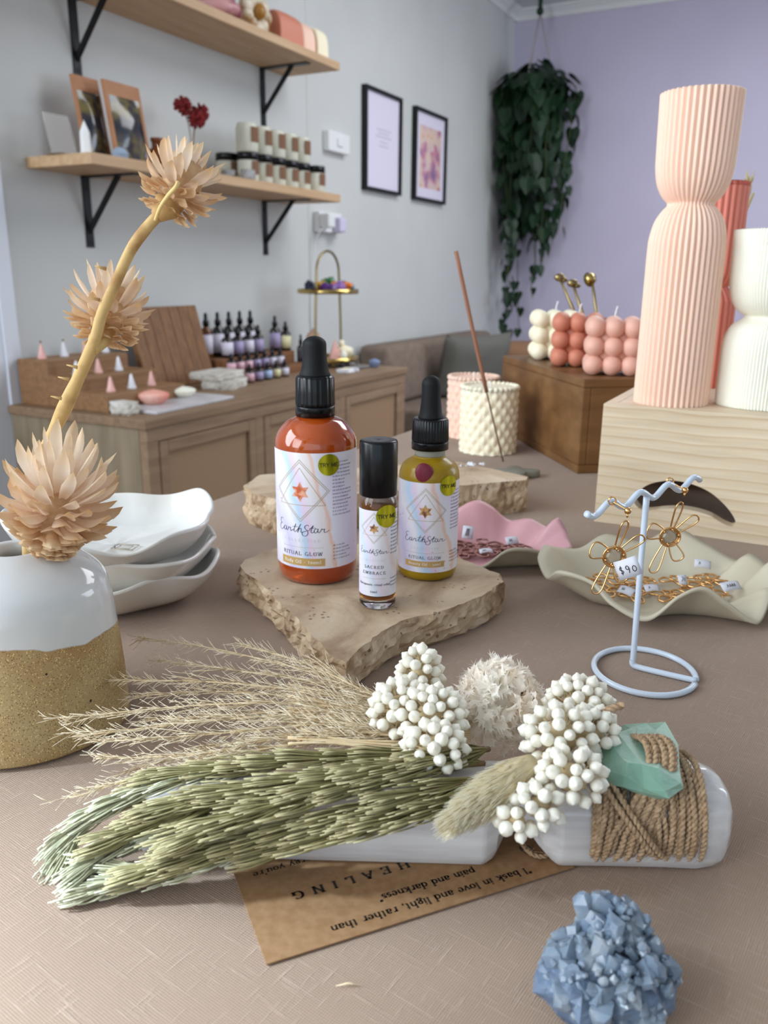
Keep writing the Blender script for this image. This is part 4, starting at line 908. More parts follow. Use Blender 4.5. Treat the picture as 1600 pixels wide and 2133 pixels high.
# ------------------------------------------------------------------ stroke lettering (pen skeletons)
def arc(cx, cy, rx, ry, a0, a1, n=9): return [(cx+rx*math.cos(math.radians(a0+(a1-a0)*i/n)), cy+ry*math.sin(math.radians(a0+(a1-a0)*i/n))) for i in range(n+1)]
O_ = lambda w, h: arc(w/2, h/2, w/2, h/2, 90, 450, 16)
G = {
 'A': (.62, [[(0, 0), (.29, .72)], [(.29, .72), (.6, 0)], [(.12, .26), (.48, .26)]]), 'B': (.55, [[(.08, 0), (.08, .72)], [(.08, .72), (.26, .72)]+arc(.26, .55, .2, .17, 90, -90)+[(.08, .38)], arc(.26, .19, .24, .19, 90, -90)+[(.08, 0)]]),
 'C': (.6, [arc(.33, .36, .3, .36, 50, 310, 14)]), 'D': (.64, [[(.08, 0), (.08, .72)], [(.08, .72), (.24, .72)]+arc(.24, .36, .34, .36, 90, -90, 12)+[(.08, 0)]]),
 'E': (.54, [[(.08, 0), (.08, .72)], [(.08, .72), (.48, .72), (.48, .6)], [(.08, .37), (.38, .37)], [(.08, 0), (.5, 0), (.5, .13)]]),
 'G': (.66, [arc(.34, .36, .31, .36, 50, 330, 14), [(.6, .02), (.6, .3)], [(.42, .3), (.62, .3)]]), 'H': (.68, [[(.08, 0), (.08, .72)], [(.6, 0), (.6, .72)], [(.08, .37), (.6, .37)]]),
 'I': (.2, [[(.1, 0), (.1, .72)]]), 'L': (.52, [[(.08, 0), (.08, .72)], [(.08, 0), (.48, 0), (.48, .14)]]), 'M': (.78, [[(.08, 0), (.08, .72)], [(.08, .72), (.38, .1)], [(.38, .1), (.68, .72)], [(.68, 0), (.68, .72)]]),
 'N': (.68, [[(.08, 0), (.08, .72)], [(.08, .72), (.6, 0)], [(.6, 0), (.6, .72)]]), 'O': (.66, [arc(.33, .36, .31, .36, 90, 450, 18)]), 'P': (.52, [[(.08, 0), (.08, .72)], [(.08, .72), (.26, .72)]+arc(.26, .54, .2, .18, 90, -90)+[(.08, .36)]]),
 'R': (.6, [[(.08, 0), (.08, .72)], [(.08, .72), (.26, .72)]+arc(.26, .54, .2, .18, 90, -90)+[(.08, .36)], [(.28, .36), (.54, 0)]]),
 'S': (.46, [arc(.23, .54, .17, .17, 40, 270, 9)+arc(.23, .19, .19, .19, 90, -150, 9)]), 'T': (.56, [[(.28, 0), (.28, .72)], [(.02, .6), (.02, .72), (.54, .72), (.54, .6)]]),
 'U': (.64, [[(.08, .72), (.08, .24)]+arc(.32, .24, .24, .24, 180, 360, 10)+[(.56, .72)]]), 'V': (.6, [[(0, .72), (.3, 0)], [(.3, 0), (.58, .72)]]), 'W': (.86, [[(0, .72), (.22, 0)], [(.22, 0), (.42, .66)], [(.42, .66), (.62, 0)], [(.62, 0), (.84, .72)]]),
 'Y': (.58, [[(0, .72), (.29, .34)], [(.29, .34), (.56, .72)], [(.29, .34), (.29, 0)]]),
 'a': (.46, [arc(.21, .33, .15, .14, 150, 0, 7)+[(.36, .06), (.42, 0)], arc(.2, .13, .16, .13, 60, 380, 12)]), 'b': (.5, [[(.08, 0), (.08, .74)], arc(.26, .23, .19, .23, 180, -180, 14)]), 'c': (.42, [arc(.23, .23, .19, .23, 45, 315, 12)]),
 'd': (.5, [[(.42, 0), (.42, .74)], arc(.24, .23, .19, .23, 0, 360, 14)]), 'e': (.44, [[(.05, .26), (.41, .26)]+arc(.23, .24, .18, .23, 10, 310, 13)]), 'f': (.3, [[(.12, 0), (.12, .56)]+arc(.22, .56, .1, .17, 180, 60, 5), [(.02, .46), (.26, .46)]]),
 'g': (.46, [arc(.21, .3, .15, .16, 90, 450, 12), arc(.21, -.08, .18, .11, 90, 450, 12), [(.14, .16), (.1, .1), (.2, .04)]]), 'h': (.52, [[(.08, 0), (.08, .74)], [(.08, .3)]+arc(.26, .28, .17, .18, 150, 0, 6)+[(.43, 0)]]),
 'i': (.2, [[(.1, 0), (.1, .46)], [(.1, .62), (.1, .66)]]), 'k': (.48, [[(.08, 0), (.08, .74)], [(.08, .2), (.36, .46)], [(.18, .28), (.42, 0)]]), 'l': (.2, [[(.1, 0), (.1, .74)]]),
 'm': (.78, [[(.08, 0), (.08, .46)], [(.08, .3)]+arc(.23, .3, .15, .16, 150, 0, 6)+[(.38, 0)], [(.38, .3)]+arc(.53, .3, .15, .16, 150, 0, 6)+[(.68, 0)]]), 'n': (.52, [[(.08, 0), (.08, .46)], [(.08, .3)]+arc(.26, .28, .17, .18, 150, 0, 6)+[(.43, 0)]]),
 'o': (.48, [arc(.24, .23, .2, .23, 90, 450, 14)]), 'p': (.5, [[(.08, -.22), (.08, .46)], arc(.26, .23, .19, .23, 180, -180, 14)]), 'r': (.38, [[(.08, 0), (.08, .46)], [(.08, .3)]+arc(.24, .32, .12, .14, 150, 50, 4)]),
 's': (.36, [arc(.18, .34, .12, .11, 40, 270, 7)+arc(.18, .12, .14, .12, 90, -150, 7)]), 't': (.32, [[(.14, .62), (.14, .1)]+arc(.22, .1, .08, .1, 180, 300, 4), [(.03, .46), (.28, .46)]]), 'u': (.52, [[(.08, .46), (.08, .18)]+arc(.25, .18, .17, .18, 180, 330, 6)+[(.42, .3)], [(.42, 0), (.42, .46)]]),
 'v': (.46, [[(.02, .46), (.22, 0)], [(.22, 0), (.43, .46)]]), 'y': (.46, [[(.02, .46), (.22, 0)], [(.43, .46), (.22, 0), (.12, -.2), (.02, -.2)]]),
 '1': (.34, [[(.16, 0), (.16, .6)], [(.04, .5), (.16, .6)]]), '0': (.44, [arc(.22, .24, .17, .24, 90, 450, 14)]), '5': (.4, [[(.34, .46), (.1, .46), (.08, .24)]+arc(.2, .08, .15, .17, 110, -140, 8)]), '9': (.4, [arc(.2, .48, .14, .16, 0, 360, 12)+[(.34, .3), (.26, 0)]]),
 '$': (.42, [arc(.2, .5, .14, .13, 40, 270, 8)+arc(.2, .24, .15, .13, 90, -150, 8), [(.2, -.02), (.2, .76)]]), '.': (.18, [[(.08, 0), (.08, .03)]]), ',': (.18, [[(.1, .04), (.06, -.1)]]), "'": (.16, [[(.09, .74), (.06, .6)]]), '-': (.3, [[(.04, .25), (.26, .25)]]),
 '“': (.3, [[(.12, .74), (.07, .6), (.09, .56)], [(.24, .74), (.19, .6), (.21, .56)]]), '”': (.3, [[(.07, .74), (.09, .7), (.04, .58)], [(.19, .74), (.21, .7), (.16, .58)]]), '•': (.34, [[(.13, .26), (.19, .26)], [(.16, .23), (.16, .29)]]), ' ': (.3, []),
}
def text_strokes(s, h, track=0., slant=0.):
    """list of (polyline, serif?) in metres, left aligned at 0, cap height about .72 h"""
    out = []; x = 0.
    for ch in s:
        w, st = G[ch]
        for p in st: out.append([((x+a+slant*b)*h, b*h) for a, b in p])
        x += w+.08+track
    return out, (x-.08-track)*h
def pen(strokes, h, thick, thin, serif=True):
    """turn pen strokes into flat quads (broad nib: thick uprights, thin crossbars)"""
    V = []; F = []
    def seg(p, q, w0):
        dx, dy = q[0]-p[0], q[1]-p[1]; L = math.hypot(dx, dy)
        if L < 1e-9: return
        nx, ny = -dy/L*w0/2, dx/L*w0/2; ex, ey = dx/L*w0*.25, dy/L*w0*.25; b = len(V)
        V.extend([(p[0]+nx-ex, p[1]+ny-ey), (p[0]-nx-ex, p[1]-ny-ey), (q[0]-nx+ex, q[1]-ny+ey), (q[0]+nx+ex, q[1]+ny+ey)]); F.append((b, b+1, b+2, b+3))
    for s in strokes:
        for p, q in zip(s[:-1], s[1:]):
            L = math.hypot(q[0]-p[0], q[1]-p[1])+1e-12; c = abs(q[1]-p[1])/L; k = 1+(.55 if (q[0]-p[0])*(q[1]-p[1]) < 0 else -.2)*0
            seg(p, q, (thin+(thick-thin)*c)*h)
        if serif and len(s) == 2 and abs(s[1][1]-s[0][1]) > .25*h:
            for e, sg in ((s[0], 1), (s[1], -1)):
                w = .085*h; seg((e[0]-w-thick*h*.3, e[1]), (e[0]+w+thick*h*.3, e[1]), thin*h*.9)
    return V, F
def place2d(mb, V, F, fn, mi=0): return mb.add([fn(a, b) for a, b in V], [tuple(reversed(f)) for f in F], mi)
SCRIPT = [[(150,838),(125,835),(112,852),(118,872),(135,876),(118,882),(103,905),(108,928),(130,932),(150,915),(160,902)], [(185,895),(170,892),(160,905),(162,922),(175,925),(188,905),(190,893),(188,915),(195,925),(208,912),(215,895),(222,900),(235,897),(232,915),(238,925),(252,915),(268,905),(285,860),(268,905),(268,922),(280,925),(300,905),(330,858),(318,880),(300,928),(315,900),(330,892),(332,905),(330,925),(345,922)],
          [(255,885),(300,882)], [(395,868),(380,862),(362,878),(368,895),(385,910),(388,935),(370,955),(345,950),(340,930),(355,918),(375,912),(400,905)], [(400,905),(432,865),(415,905),(415,922),(425,925),(440,912)], [(400,890),(450,884)],
          [(465,895),(450,892),(440,905),(442,922),(455,925),(468,905),(470,893),(468,915),(478,925),(490,912),(500,893),(508,900),(522,895),(518,915),(525,925),(540,920),(560,908)]]
def script_word(w):
    k = w/457.; return [[((x-331)*k, (910-y)*k) for x, y in crom(s, 4)] for s in SCRIPT]
M['inkb'] = mat('navy_ink', (52, 56, 84), .6); M['goldf'] = mat('gold_band_print', (196, 160, 98), .5); M['goldl'] = mat('fine_gold_line', (184, 168, 142), .5); M['faint'] = mat('faint_gold_print', (206, 202, 206), .6)
M['whitei'] = mat('white_ink', (240, 236, 226), .6); M['foil'] = mat('gold_green_foil', (224, 216, 60), .38, metal=.85, c2=(168, 168, 28), ns=130, stretch=(1.6, 1, .25), ramp=(.4, .62))
M['starm'] = mat('copper_star_print', (196, 92, 50), .6, c2=(232, 172, 140), ns=260, ramp=(.42, .6)); M['starg'] = mat('bronze_star_print', (200, 156, 100), .6, c2=(120, 70, 50), ns=300, ramp=(.5, .62))
def label_mat(name, seed, soft=1.):
    mt = bpy.data.materials.new(name); mt.use_nodes = True; nt = mt.node_tree; b = nt.nodes['Principled BSDF']; L = nt.links; b.inputs['Roughness'].default_value = .42
    tc = node(nt, 'ShaderNodeTexCoord'); mp = node(nt, 'ShaderNodeMapping'); mp.inputs['Location'].default_value = (seed, 0, 0); mp.inputs['Rotation'].default_value = (0, .22, 0); L.new(tc.outputs['Object'], mp.inputs[0])
    n = node(nt, 'ShaderNodeTexNoise'); n.inputs['Scale'].default_value = 38.; n.inputs['Detail'].default_value = 5.; L.new(mp.outputs[0], n.inputs['Vector'])
    sx = node(nt, 'ShaderNodeSeparateXYZ'); L.new(mp.outputs[0], sx.inputs[0])
    x = mth(nt, 'ADD', mth(nt, 'MULTIPLY', mth(nt, 'SUBTRACT', sx.outputs[0], seed), 17.), mth(nt, 'ADD', mth(nt, 'MULTIPLY', n.outputs['Fac'], .26), .30))
    r = node(nt, 'ShaderNodeValToRGB'); e = r.color_ramp.elements; W_ = (232, 230, 238)
    cs = [(.0, (218, 208, 234)), (.16, W_), (.25, (204, 200, 230)), (.36, W_), (.44, (186, 212, 236)), (.50, (228, 206, 228)), (.57, W_), (.68, (236, 226, 224)), (.715, (238, 196, 178)), (.74, W_), (.9, (226, 216, 236)), (1., W_)]
    while len(e) < len(cs): e.new(.5)
    for i, (p, c) in enumerate(cs): e[i].position = p; e[i].color = col(tuple(int(W_[k]+(c[k]-W_[k])*soft) for k in range(3)))
    L.new(x, r.inputs[0]); v = node(nt, 'ShaderNodeTexVoronoi'); v.inputs['Scale'].default_value = 330.; L.new(tc.outputs['Object'], v.inputs['Vector'])
    n2 = node(nt, 'ShaderNodeTexNoise'); n2.inputs['Scale'].default_value = 70.; L.new(tc.outputs['Object'], n2.inputs['Vector'])
    sp = mth(nt, 'MULTIPLY', mth(nt, 'LESS_THAN', v.outputs['Distance'], .17), mth(nt, 'GREATER_THAN', n2.outputs['Fac'], .62))
    mx = node(nt, 'ShaderNodeMix', data_type='RGBA'); L.new(mth(nt, 'MULTIPLY', sp, .8), mx.inputs[0]); L.new(r.outputs[0], mx.inputs[6]); mx.inputs[7].default_value = col((206, 120, 90)); L.new(mx.outputs[2], b.inputs['Base Color']); return mt
def bottle_label(root, R, v0, v1, u0, lines, sx, sc, star, mt, starm, sticker, side=True):
    """paper label wrapped round a bottle of radius R. u0: where its front centre sits; sc: art scale"""
    e = .00012; seg = 96
    cy = lambda u, v, k=0.: ((R+e+k)*math.cos(-math.pi/2+(u0+u)/R), (R+e+k)*math.sin(-math.pi/2+(u0+u)/R), v)
    lab = MB().grid(lambda s, t: cy((s-.5)*2*math.pi*R*.96, v0+(v1-v0)*t), seg, 4).build('label', mt, root)
    f = lambda k: (lambda a, b: cy(a, b, k))
    def lines_mb(polys, w, k=.00005, mt_=None, nm='line_art'):
        mb = MB()
        for p in polys:
            q = [p[0]]
            for a, b in zip(p[:-1], p[1:]):
                m_ = max(1, int(math.hypot(b[0]-a[0], b[1]-a[1])/.0012)); q += [(a[0]+(b[0]-a[0])*i/m_, a[1]+(b[1]-a[1])*i/m_) for i in range(1, m_+1)]
            V, F = pen([q], 1., w, w, False); place2d(mb, V, F, f(k))
        return mb.build(nm, mt_ or M['goldl'], lab, smooth=False)
    cxv = star[1]; hw, hh = sc, sc*1.06
    lines_mb([[(0, cxv+hh), (hw, cxv), (0, cxv-hh), (-hw, cxv), (0, cxv+hh)], [(0, cxv+hh*.74), (hw*.86, cxv-hh*.46), (-hw*.86, cxv-hh*.46), (0, cxv+hh*.74)], [(0, cxv+hh*.92), (hw*.93, cxv), (0, cxv-hh*.92), (-hw*.93, cxv), (0, cxv+hh*.92)]], sc*.022)
    sr = star[0]; pts = []
    for i in range(12):
        a = math.pi/2+i*math.pi/6; q = sr if i % 2 == 0 else sr*.55; pts.append((q*math.cos(a), cxv-sr*.1+q*math.sin(a)))
    mb = MB(); K = 8; vv = [cy(0, cxv-sr*.1, .00008)]+[cy(a*k/K, (cxv-sr*.1)+(b-(cxv-sr*.1))*k/K, .00008) for k in range(1, K+1) for a, b in pts]
    mb.add(vv, [(0, 1+i, 1+(i+1) % 12) for i in range(12)]+[(1+k*12+i, 1+(k+1)*12+i, 1+(k+1)*12+(i+1) % 12, 1+k*12+(i+1) % 12) for k in range(K-1) for i in range(12)]); mb.build('star', starm, lab, smooth=False)
    for ln in lines:
        kind = ln[0]
        if kind == 'text':
            _, v, s, h, tr, mt_, th = ln; st, w = text_strokes(s, h, tr); st = [[(a-w/2, b+v) for a, b in p] for p in st]
            V, F = pen(st, h, th, th*.45); place2d(MB_ := MB(), V, F, f(.00011)); MB_.build('lettering', mt_, lab, smooth=False)
        elif kind == 'rule': lines_mb([[(-ln[2], ln[1]), (ln[2], ln[1])]], .00016, nm='rule')
        elif kind == 'band':
            MB().grid(lambda s, t: cy((s-.5)*ln[2], ln[1]+ln[3]*t, .00006), 16, 1).build('gold_band', M['goldf'], lab)
    # small print on the side panel, too small to read
    if side:
        mb = MB(); rr = random.Random(int(R*1e5)); v = v1-.006
        while v > v0+.004:
            if not (v0+.22*(v1-v0) < v < v0+.46*(v1-v0)):
                u = sx; w = rr.uniform(.5, 1.)*.014
                while u < sx+w:
                    l = rr.uniform(.0006, .0020); st = [[(u+i*.00045, v), (u+i*.00045+.0002, v+.0007)] for i in range(int(l/.00045)+1)]
                    V, F = pen(st, 1., .00018, .00018, False); place2d(mb, V, F, f(.00006)); u += l+.0006
            v -= .0021
        mb.build('small_print', M['inkb'], lab, smooth=False)
    su, sv, sr = sticker; mb = MB(); rings = 5
    vs_ = [cy(su-0, sv, .00035)]+[cy(su+sr*k/rings*math.cos(a), sv+sr*k/rings*math.sin(a), .00035) for k in range(1, rings+1) for a in [2*math.pi*i/36 for i in range(36)]]
    fs = [(0, 1+i, 1+(i+1) % 36) for i in range(36)]+[(1+k*36+i, 1+(k+1)*36+i, 1+(k+1)*36+(i+1) % 36, 1+k*36+(i+1) % 36) for k in range(rings-1) for i in range(36)]
    mb.add(vs_, fs); stk = mb.build('foil_sticker', M['foil'], root)
    h = sr*.47; st, w = text_strokes('TRY ME', h, -.02); st = [[(a-w/2+su, b+sv-h*.36) for a, b in p] for p in st]
    V, F = pen(st, h, .12, .12, False); place2d(MB_ := MB(), V, F, f(.0005)); MB_.build('sticker_lettering', M['ink'], stk, smooth=False)

# ------------------------------------------------------------------ the three bottles
M['amberoil'] = mat('amber_oil_glass', (210, 94, 22), .10, trans=.38, ior=1.4, c2=(184, 66, 10), ns=30, coat=1., sss=.08)
M['yellowoil'] = mat('golden_oil_frosted_glass', (186, 150, 16), .38, trans=.35, ior=1.35, sss=.3, coat=.25)
M['frost'] = mat('frosted_glass', (206, 206, 190), .5, trans=.55, ior=1.3)
M['oilc'] = mat('orange_oil', (200, 120, 30), .15, trans=.6, ior=1.3)
def dropper_parts(r, z, R1, hcol, Rb, ztop, seg, ribn, neckR):
    """screw collar with ribs and a rubber bulb"""
    mb = MB().lathe([(R1*1.0, z), (R1*1.0, z+hcol*.22), (R1*.99, z+hcol*.25)], seg)
    mb.build('tamper_ring', M['blackp'], r)
    def fn(t, rr, zz): return rr*(1+(.035*(max(0, math.cos(ribn*t))**.6-.5))) if rr > R1*.93 and z+hcol*.28 < zz < z+hcol*.97 else rr
    MB().lathe([(R1*.94, z+hcol*.25), (R1*.985, z+hcol*.29), (R1*.985, z+hcol*.34), (R1*.97, z+hcol*.6), (R1*.96, z+hcol*.93), (R1*.90, z+hcol), (Rb*1.1, z+hcol), (0, z+hcol)], ribn*6, fn=fn).build('collar', M['blackp'], r)
    zb = z+hcol; H_ = ztop-zb
    MB().lathe([(Rb*1.22, zb-.0005), (Rb*1.22, zb+.001), (Rb*1.12, zb+.002), (Rb*1.05, zb+H_*.2), (Rb*.96, zb+H_*.4), (Rb*.93, zb+H_*.6)]+[(Rb*.93*math.cos(a), zb+ztop*0+H_*.78+H_*.22*math.sin(a)) for a in [i*math.pi/16 for i in range(9)]], 48).build('bulb', M['rubber'], r)
R1_ = .0245
r = fg('dropper_bottle', 'large amber orange dropper bottle with white label, the tallest of the three', 'bottle', -.0413, .4875, .0202, 'labelled oil bottles on the travertine slab')
cp = crom([(.0100, .1002), (.0110, .0990), (.0165, .0965), (.0215, .0915), (.0241, .0860), (R1_, .0815)], 5)
prof = [(0, .0005), (.0195, 0), (.0225, .001), (.0240, .0045), (R1_, .009)]+[tuple(p) for p in cp[::-1]]+[(.0105, .104), (0, .104)]
MB().lathe(prof, 72).build('glass_body', M['amberoil'], r)
dropper_parts(r, .0995, .0118, .0235, .0075, .1457, 48, 22, .01)
lns = [('text', .0280, 'COLLECTIVE', .0021, .55, M['faint'], .12), ('rule', .0245, .0135), ('text', .0196, 'RITUAL GLOW', .0030, .16, M['inkb'], .11), ('band', .0130, .0290, .0048), ('text', .0145, 'Body Oil • 100ml', .0027, .08, M['whitei'], .13)]
bottle_label(r, R1_, .0113, .0814, -.0078, lns, .0195, .0175, (.0060, .0589), label_mat('watercolour_label', 0.), M['starm'], (.0095+.0078, .0745, .0064))
def add_script(root, R, u0, v, w):
    cy = lambda a, b: ((R+.0002)*math.cos(-math.pi/2+(u0+a)/R), (R+.0002)*math.sin(-math.pi/2+(u0+a)/R), v+b)
    V, F = pen(script_word(w), 1., w*.013, w*.007, False); mb = MB(); place2d(mb, V, F, cy); lab = [c for c in root.children if c.name.startswith('label')][0]; mb.build('script_lettering', M['inkb'], lab, smooth=False)
add_script(r, R1_, -.0075, .0350, .0335)
R2_ = .0184
r = fg('dropper_bottle', 'smaller frosted dropper bottle of yellow oil with a petal inside, right of the roll-on', 'bottle', .0274, .4905, .0202, 'labelled oil bottles on the travertine slab')
cp = crom([(.0093, .0785), (.0095, .0750), (.0120, .0735), (.0160, .0705), (.0180, .0660), (R2_, .0615)], 5)
MB().lathe([(0, .0005), (.0150, 0), (.0172, .001), (.0182, .004), (R2_, .008)]+[tuple(p) for p in cp[::-1]][:-4], 64).build('oil_body', M['yellowoil'], r)
MB().lathe([tuple(p) for p in cp[::-1]][-5:]+[(.0093, .0815), (0, .0815)], 48).build('glass_neck', M['frost'], r)
M['petal'] = mat('dark_red_petal', (120, 36, 52), .5)
MB().ball((-.003, -.0158, .0665), (.0058, .0026, .0078), 16, 10, M=Matrix.Rotation(-.5, 3, 'Y')).build('petal', M['petal'], r)
dropper_parts(r, .0795, .0112, .0185, .0062, .1233, 48, 40, .009)
bottle_label(r, R2_, .0062, .0622, -.0028, [('text', .0210, 'COLLECTIVE', .0016, .5, M['faint'], .12), ('rule', .0186, .0125), ('text', .0148, 'RITUAL GLOW', .0024, .16, M['inkb'], .11), ('band', .0096, .0255, .0038), ('text', .0108, 'Beauty Oil • 50ml', .0022, .06, M['whitei'], .13)], .0165, .0130, (.0044, .0452), label_mat('watercolour_label_small', .4), M['starg'], (.0100+.0045, .0600, .0062))
add_script(r, R2_, -.0028, .0268, .0262)
R3_ = .0104
r = fg('rollon_bottle', 'slim clear roll-on bottle with black cap standing between the two droppers', 'bottle', -.0032, .4380, .0202, 'labelled oil bottles on the travertine slab')
MB().lathe([(0, .0012), (.0088, 0), (.0100, .001), (R3_, .003), (R3_, .0595), (.0098, .0625), (.0085, .0640), (.0085, .070), (0, .070)], 48).build('glass_body', M['glass'], r)
MB().lathe([(0, .0055), (.0090, .0055), (.0093, .0075), (.0093, .0592), (0, .0592)], 40).build('oil', M['oilc'], r)
MB().lathe([(.0101, .0645), (.0104, .0650), (.0104, .0935), (.0100, .0945), (.0085, .0949), (.0015, .0946), (0, .0944)], 56).build('cap', M['blackp'], r)
bottle_label(r, R3_, .0083, .0577, -.0022, [('text', .0290, 'COLLECTIVE', .0012, .5, M['faint'], .12), ('text', .0247, 'SACRED', .0022, .22, M['ink'], .12), ('text', .0213, 'EMBRACE', .0022, .22, M['ink'], .12), ('rule', .0188, .0068), ('text', .0147, 'therapeutic ritual relief', .0016, .04, M['ink'], .13), ('text', .0104, '10ml', .0018, .02, M['ink'], .12)], .0098, .0082, (.0030, .0478), label_mat('blush_label', .2, .5), M['starg'], (.0052+.0022, .0545, .0063))
add_script(r, R3_, -.0022, .0340, .0172)

# ------------------------------------------------------------------ earring stand with two wire flower earrings
EC = np.array([.1375, .3945])
r = fg('earring_stand', 'white wire earring stand with wavy bar on a ring base', 'stand', EC[0], EC[1], 0)
w = .0016
ring = [(.0255*math.cos(a), .0268*math.sin(a), w) for a in [math.radians(-22+350*i/60) for i in range(61)]]
sp_ = FL(1318, 1383, .400)
MB().tube(ring, w, 10).build('ring_base', M['wire'], r)
stem = [(.0235, -.0110, w), (.010, -.0035, w), (-.0015, .0035, w), (-.0042, .0052, w*1.4), (-.0048, .0056, .004), (-.0046, .0056, .010), (-.0054, .0056, .05), (-.006, .0056, .0945)]
MB().tube(crom(stem, 6), w, 10).build('upright', M['wire'], r)
bar = []
bp0, bp1, bm_ = FL(1222, 1070, .372)-np.array([EC[0], EC[1], 0]), FL(1458, 1000, .432)-np.array([EC[0], EC[1], 0]), np.array([-.0060, .0056, .0955])
for i in range(61):
    t = i/60; base = bp0+(bp1-bp0)*t; base = base.copy(); base[2] += 0; bar.append(base+np.array([0, 0, .0025*math.sin(2*math.pi*4*t+math.pi*1.0)]))
off = bm_-bar[30]; bar = [b+off*(1-abs(i/30-1)) for i, b in enumerate(bar)]
MB().tube(bar, w*1.02, 10).build('wavy_bar', M['wire'], r)
M['gem'] = mat('smoky_gem', (196, 184, 160), .1, trans=.4)
def flower_earring(px, py, f, s, rot, label, barpx):
    c = FL(px, py, f); top = FL(barpx[0], barpx[1], f-.001); r = fg('flower_earring', label, 'earring', c[0], c[1], c[2], 'wire flower earrings hanging on the stand')
    mb = MB(); angs = [78, 40, 158, 245, 292]; lens = [.0185, .0165, .0125, .020, .013]; wd = [.0019, .0026, .0042, .0022, .0030]
    for a, l, w_ in zip(angs, lens, wd):
        a = math.radians(a+rot); pts = [(0, 0), (l*.45, w_*.7), (l*.86, w_), (l, w_*.15), (l*.9, -w_*.85), (l*.45, -w_*.7)]
        y = [.0, -.0015, -.003, -.0025, -.002, -.0008]
        mb.tube([(x*math.cos(a)*s-q*math.sin(a)*s, yy, x*math.sin(a)*s+q*math.cos(a)*s) for (x, q, yy) in crom([(p[0], p[1], yy) for p, yy in zip(pts, y)], 6, closed=True)], .00042, 6, closed=True)
    mb.build('wire_petals', M['gold'], r)
    MB().lathe([(.0046, -.001), (.0048, 0), (.003, .0016), (0, .0018)], 7).build('gem', M['gem'], r, smooth=False).rotation_euler = (math.pi/2, .4, 0)
    mb = MB()
    for k in range(3): mb.tube([((.0046+.0004*k)*math.cos(a)*(1 if k else .95), -.0004*k-.0006, (.0042+.0005*k)*math.sin(a)) for a in [2*math.pi*i/22 for i in range(22)]], .0004, 6, closed=True)
    for a in (.3, 1.4, 2.4, 3.5, 4.6, 5.6): mb.ball((.0044*math.cos(a), -.002, .0042*math.sin(a)), .0007, 8, 6)
    mb.build('setting', M['gold'], r)
    d = top-c; mb = MB().ball(tuple(d), .0017, 12, 8)
    mb.tube(crom([tuple(d+np.array([0, .001, 0])), tuple(d+np.array([-.004, .004, .002])), tuple(d+np.array([-.0055, .006, .0025]))], 4), .0004, 6)
    for k in range(2): mb.tube([(d[0]-.0058+.0018*math.cos(a), d[1]+.006+.001*k, d[2]+.003+.0018*math.sin(a)) for a in [2*math.pi*i/14 for i in range(14)]], .0003, 5, closed=True)
    mb.tube([tuple(d-np.array([0, 0, .0015])), tuple(d-np.array([0, 0, .0032]))], .0005, 6)
    mb.build('ball_hook', M['gold'], r); return r
flower_earring(1278, 1158, .372, 1.0, 0, 'gold wire flower earring with clear gem hanging at the left of the stand', (1308, 1064))
flower_earring(1394, 1117, .412, 1.05, 2, 'gold wire flower earring with clear gem hanging at the right of the stand', (1427, 1021))
P = FL(1308, 1183, .367); d90, w90 = text_strokes('$90', 1., .1)
dm = [[((.14+a/w90*.72), (.25+b*.62)) for a, b in s] for s in d90]
paper_tag(P, .0112, .0092, .05, math.radians(84), math.radians(-26), dm, 'white tag handwritten $90 hanging from the left earring', spin=.42)

# ------------------------------------------------------------------ stacked handmade bowls
M['bowl'] = mat('grey_white_glaze', (226, 226, 222), .25, c2=(206, 200, 188), ns=12, ramp=(.45, .8), bump=.35, bs=28, bd=.0035, bstretch=(1, 1, 1), coat=.4)
M['mark'] = mat('pale_brown_stamp', (192, 180, 160), .4)
def bowl(z, rot, label, seed, R=.0625, H=.0235, cx=0, cy_=0):
    r = fg('ceramic_bowl', label, 'bowl', -.171+cx, .4985+cy_, z, 'stack of handmade bowls')
    prof = [(0, 0), (.45, 0), (.62, .0015), (.80, .0070), (.93, .0150), (1.0, .0225), (1.005, .0240), (.99, .0250), (.96, .0240), (.88, .0150), (.74, .0085), (.55, .0055), (0, .0045)]
    P_ = crom(prof, 3)
    def fn(t, rr, zz):
        k = rr/R; wob = 1+.035*k*math.cos(3*t+rot)+.028*k*math.cos(5*t+rot*2)+.012*math.sin(9*t+rot)*k
        up = zz*(1+.10*math.cos(2*t+rot*1.3)+.09*math.sin(5*t+rot)+.05*math.cos(8*t))
        return (rr*wob, up)
    MB().lathe([(a*R, b*H/.0235) for a, b in P_], 120, fn=fn).build('bowl', M['bowl'], r); return r
bowl(.0002, .6, 'grey white handmade bowl at the bottom of the stack of three', 1, cx=.001)
bowl(.0135, 2.2, 'grey white handmade bowl in the middle of the stack of three', 2, cx=.002, cy_=.002)
rb = bowl(.0285, 4.0, 'grey white handmade bowl on top of the stack with a stamped square inside', 3, R=.0635)
mb = MB()
for k, q in enumerate((.0075, .0045)): mb.tube([(.008+q*x, -.006+q*y*.8, .0056+.0002) for x, y in ((-1, -.6), (.9, -1), (1.1, .7), (-.7, 1))], .0003, 5, closed=True)
mb.build('stamp', M['mark'], rb)

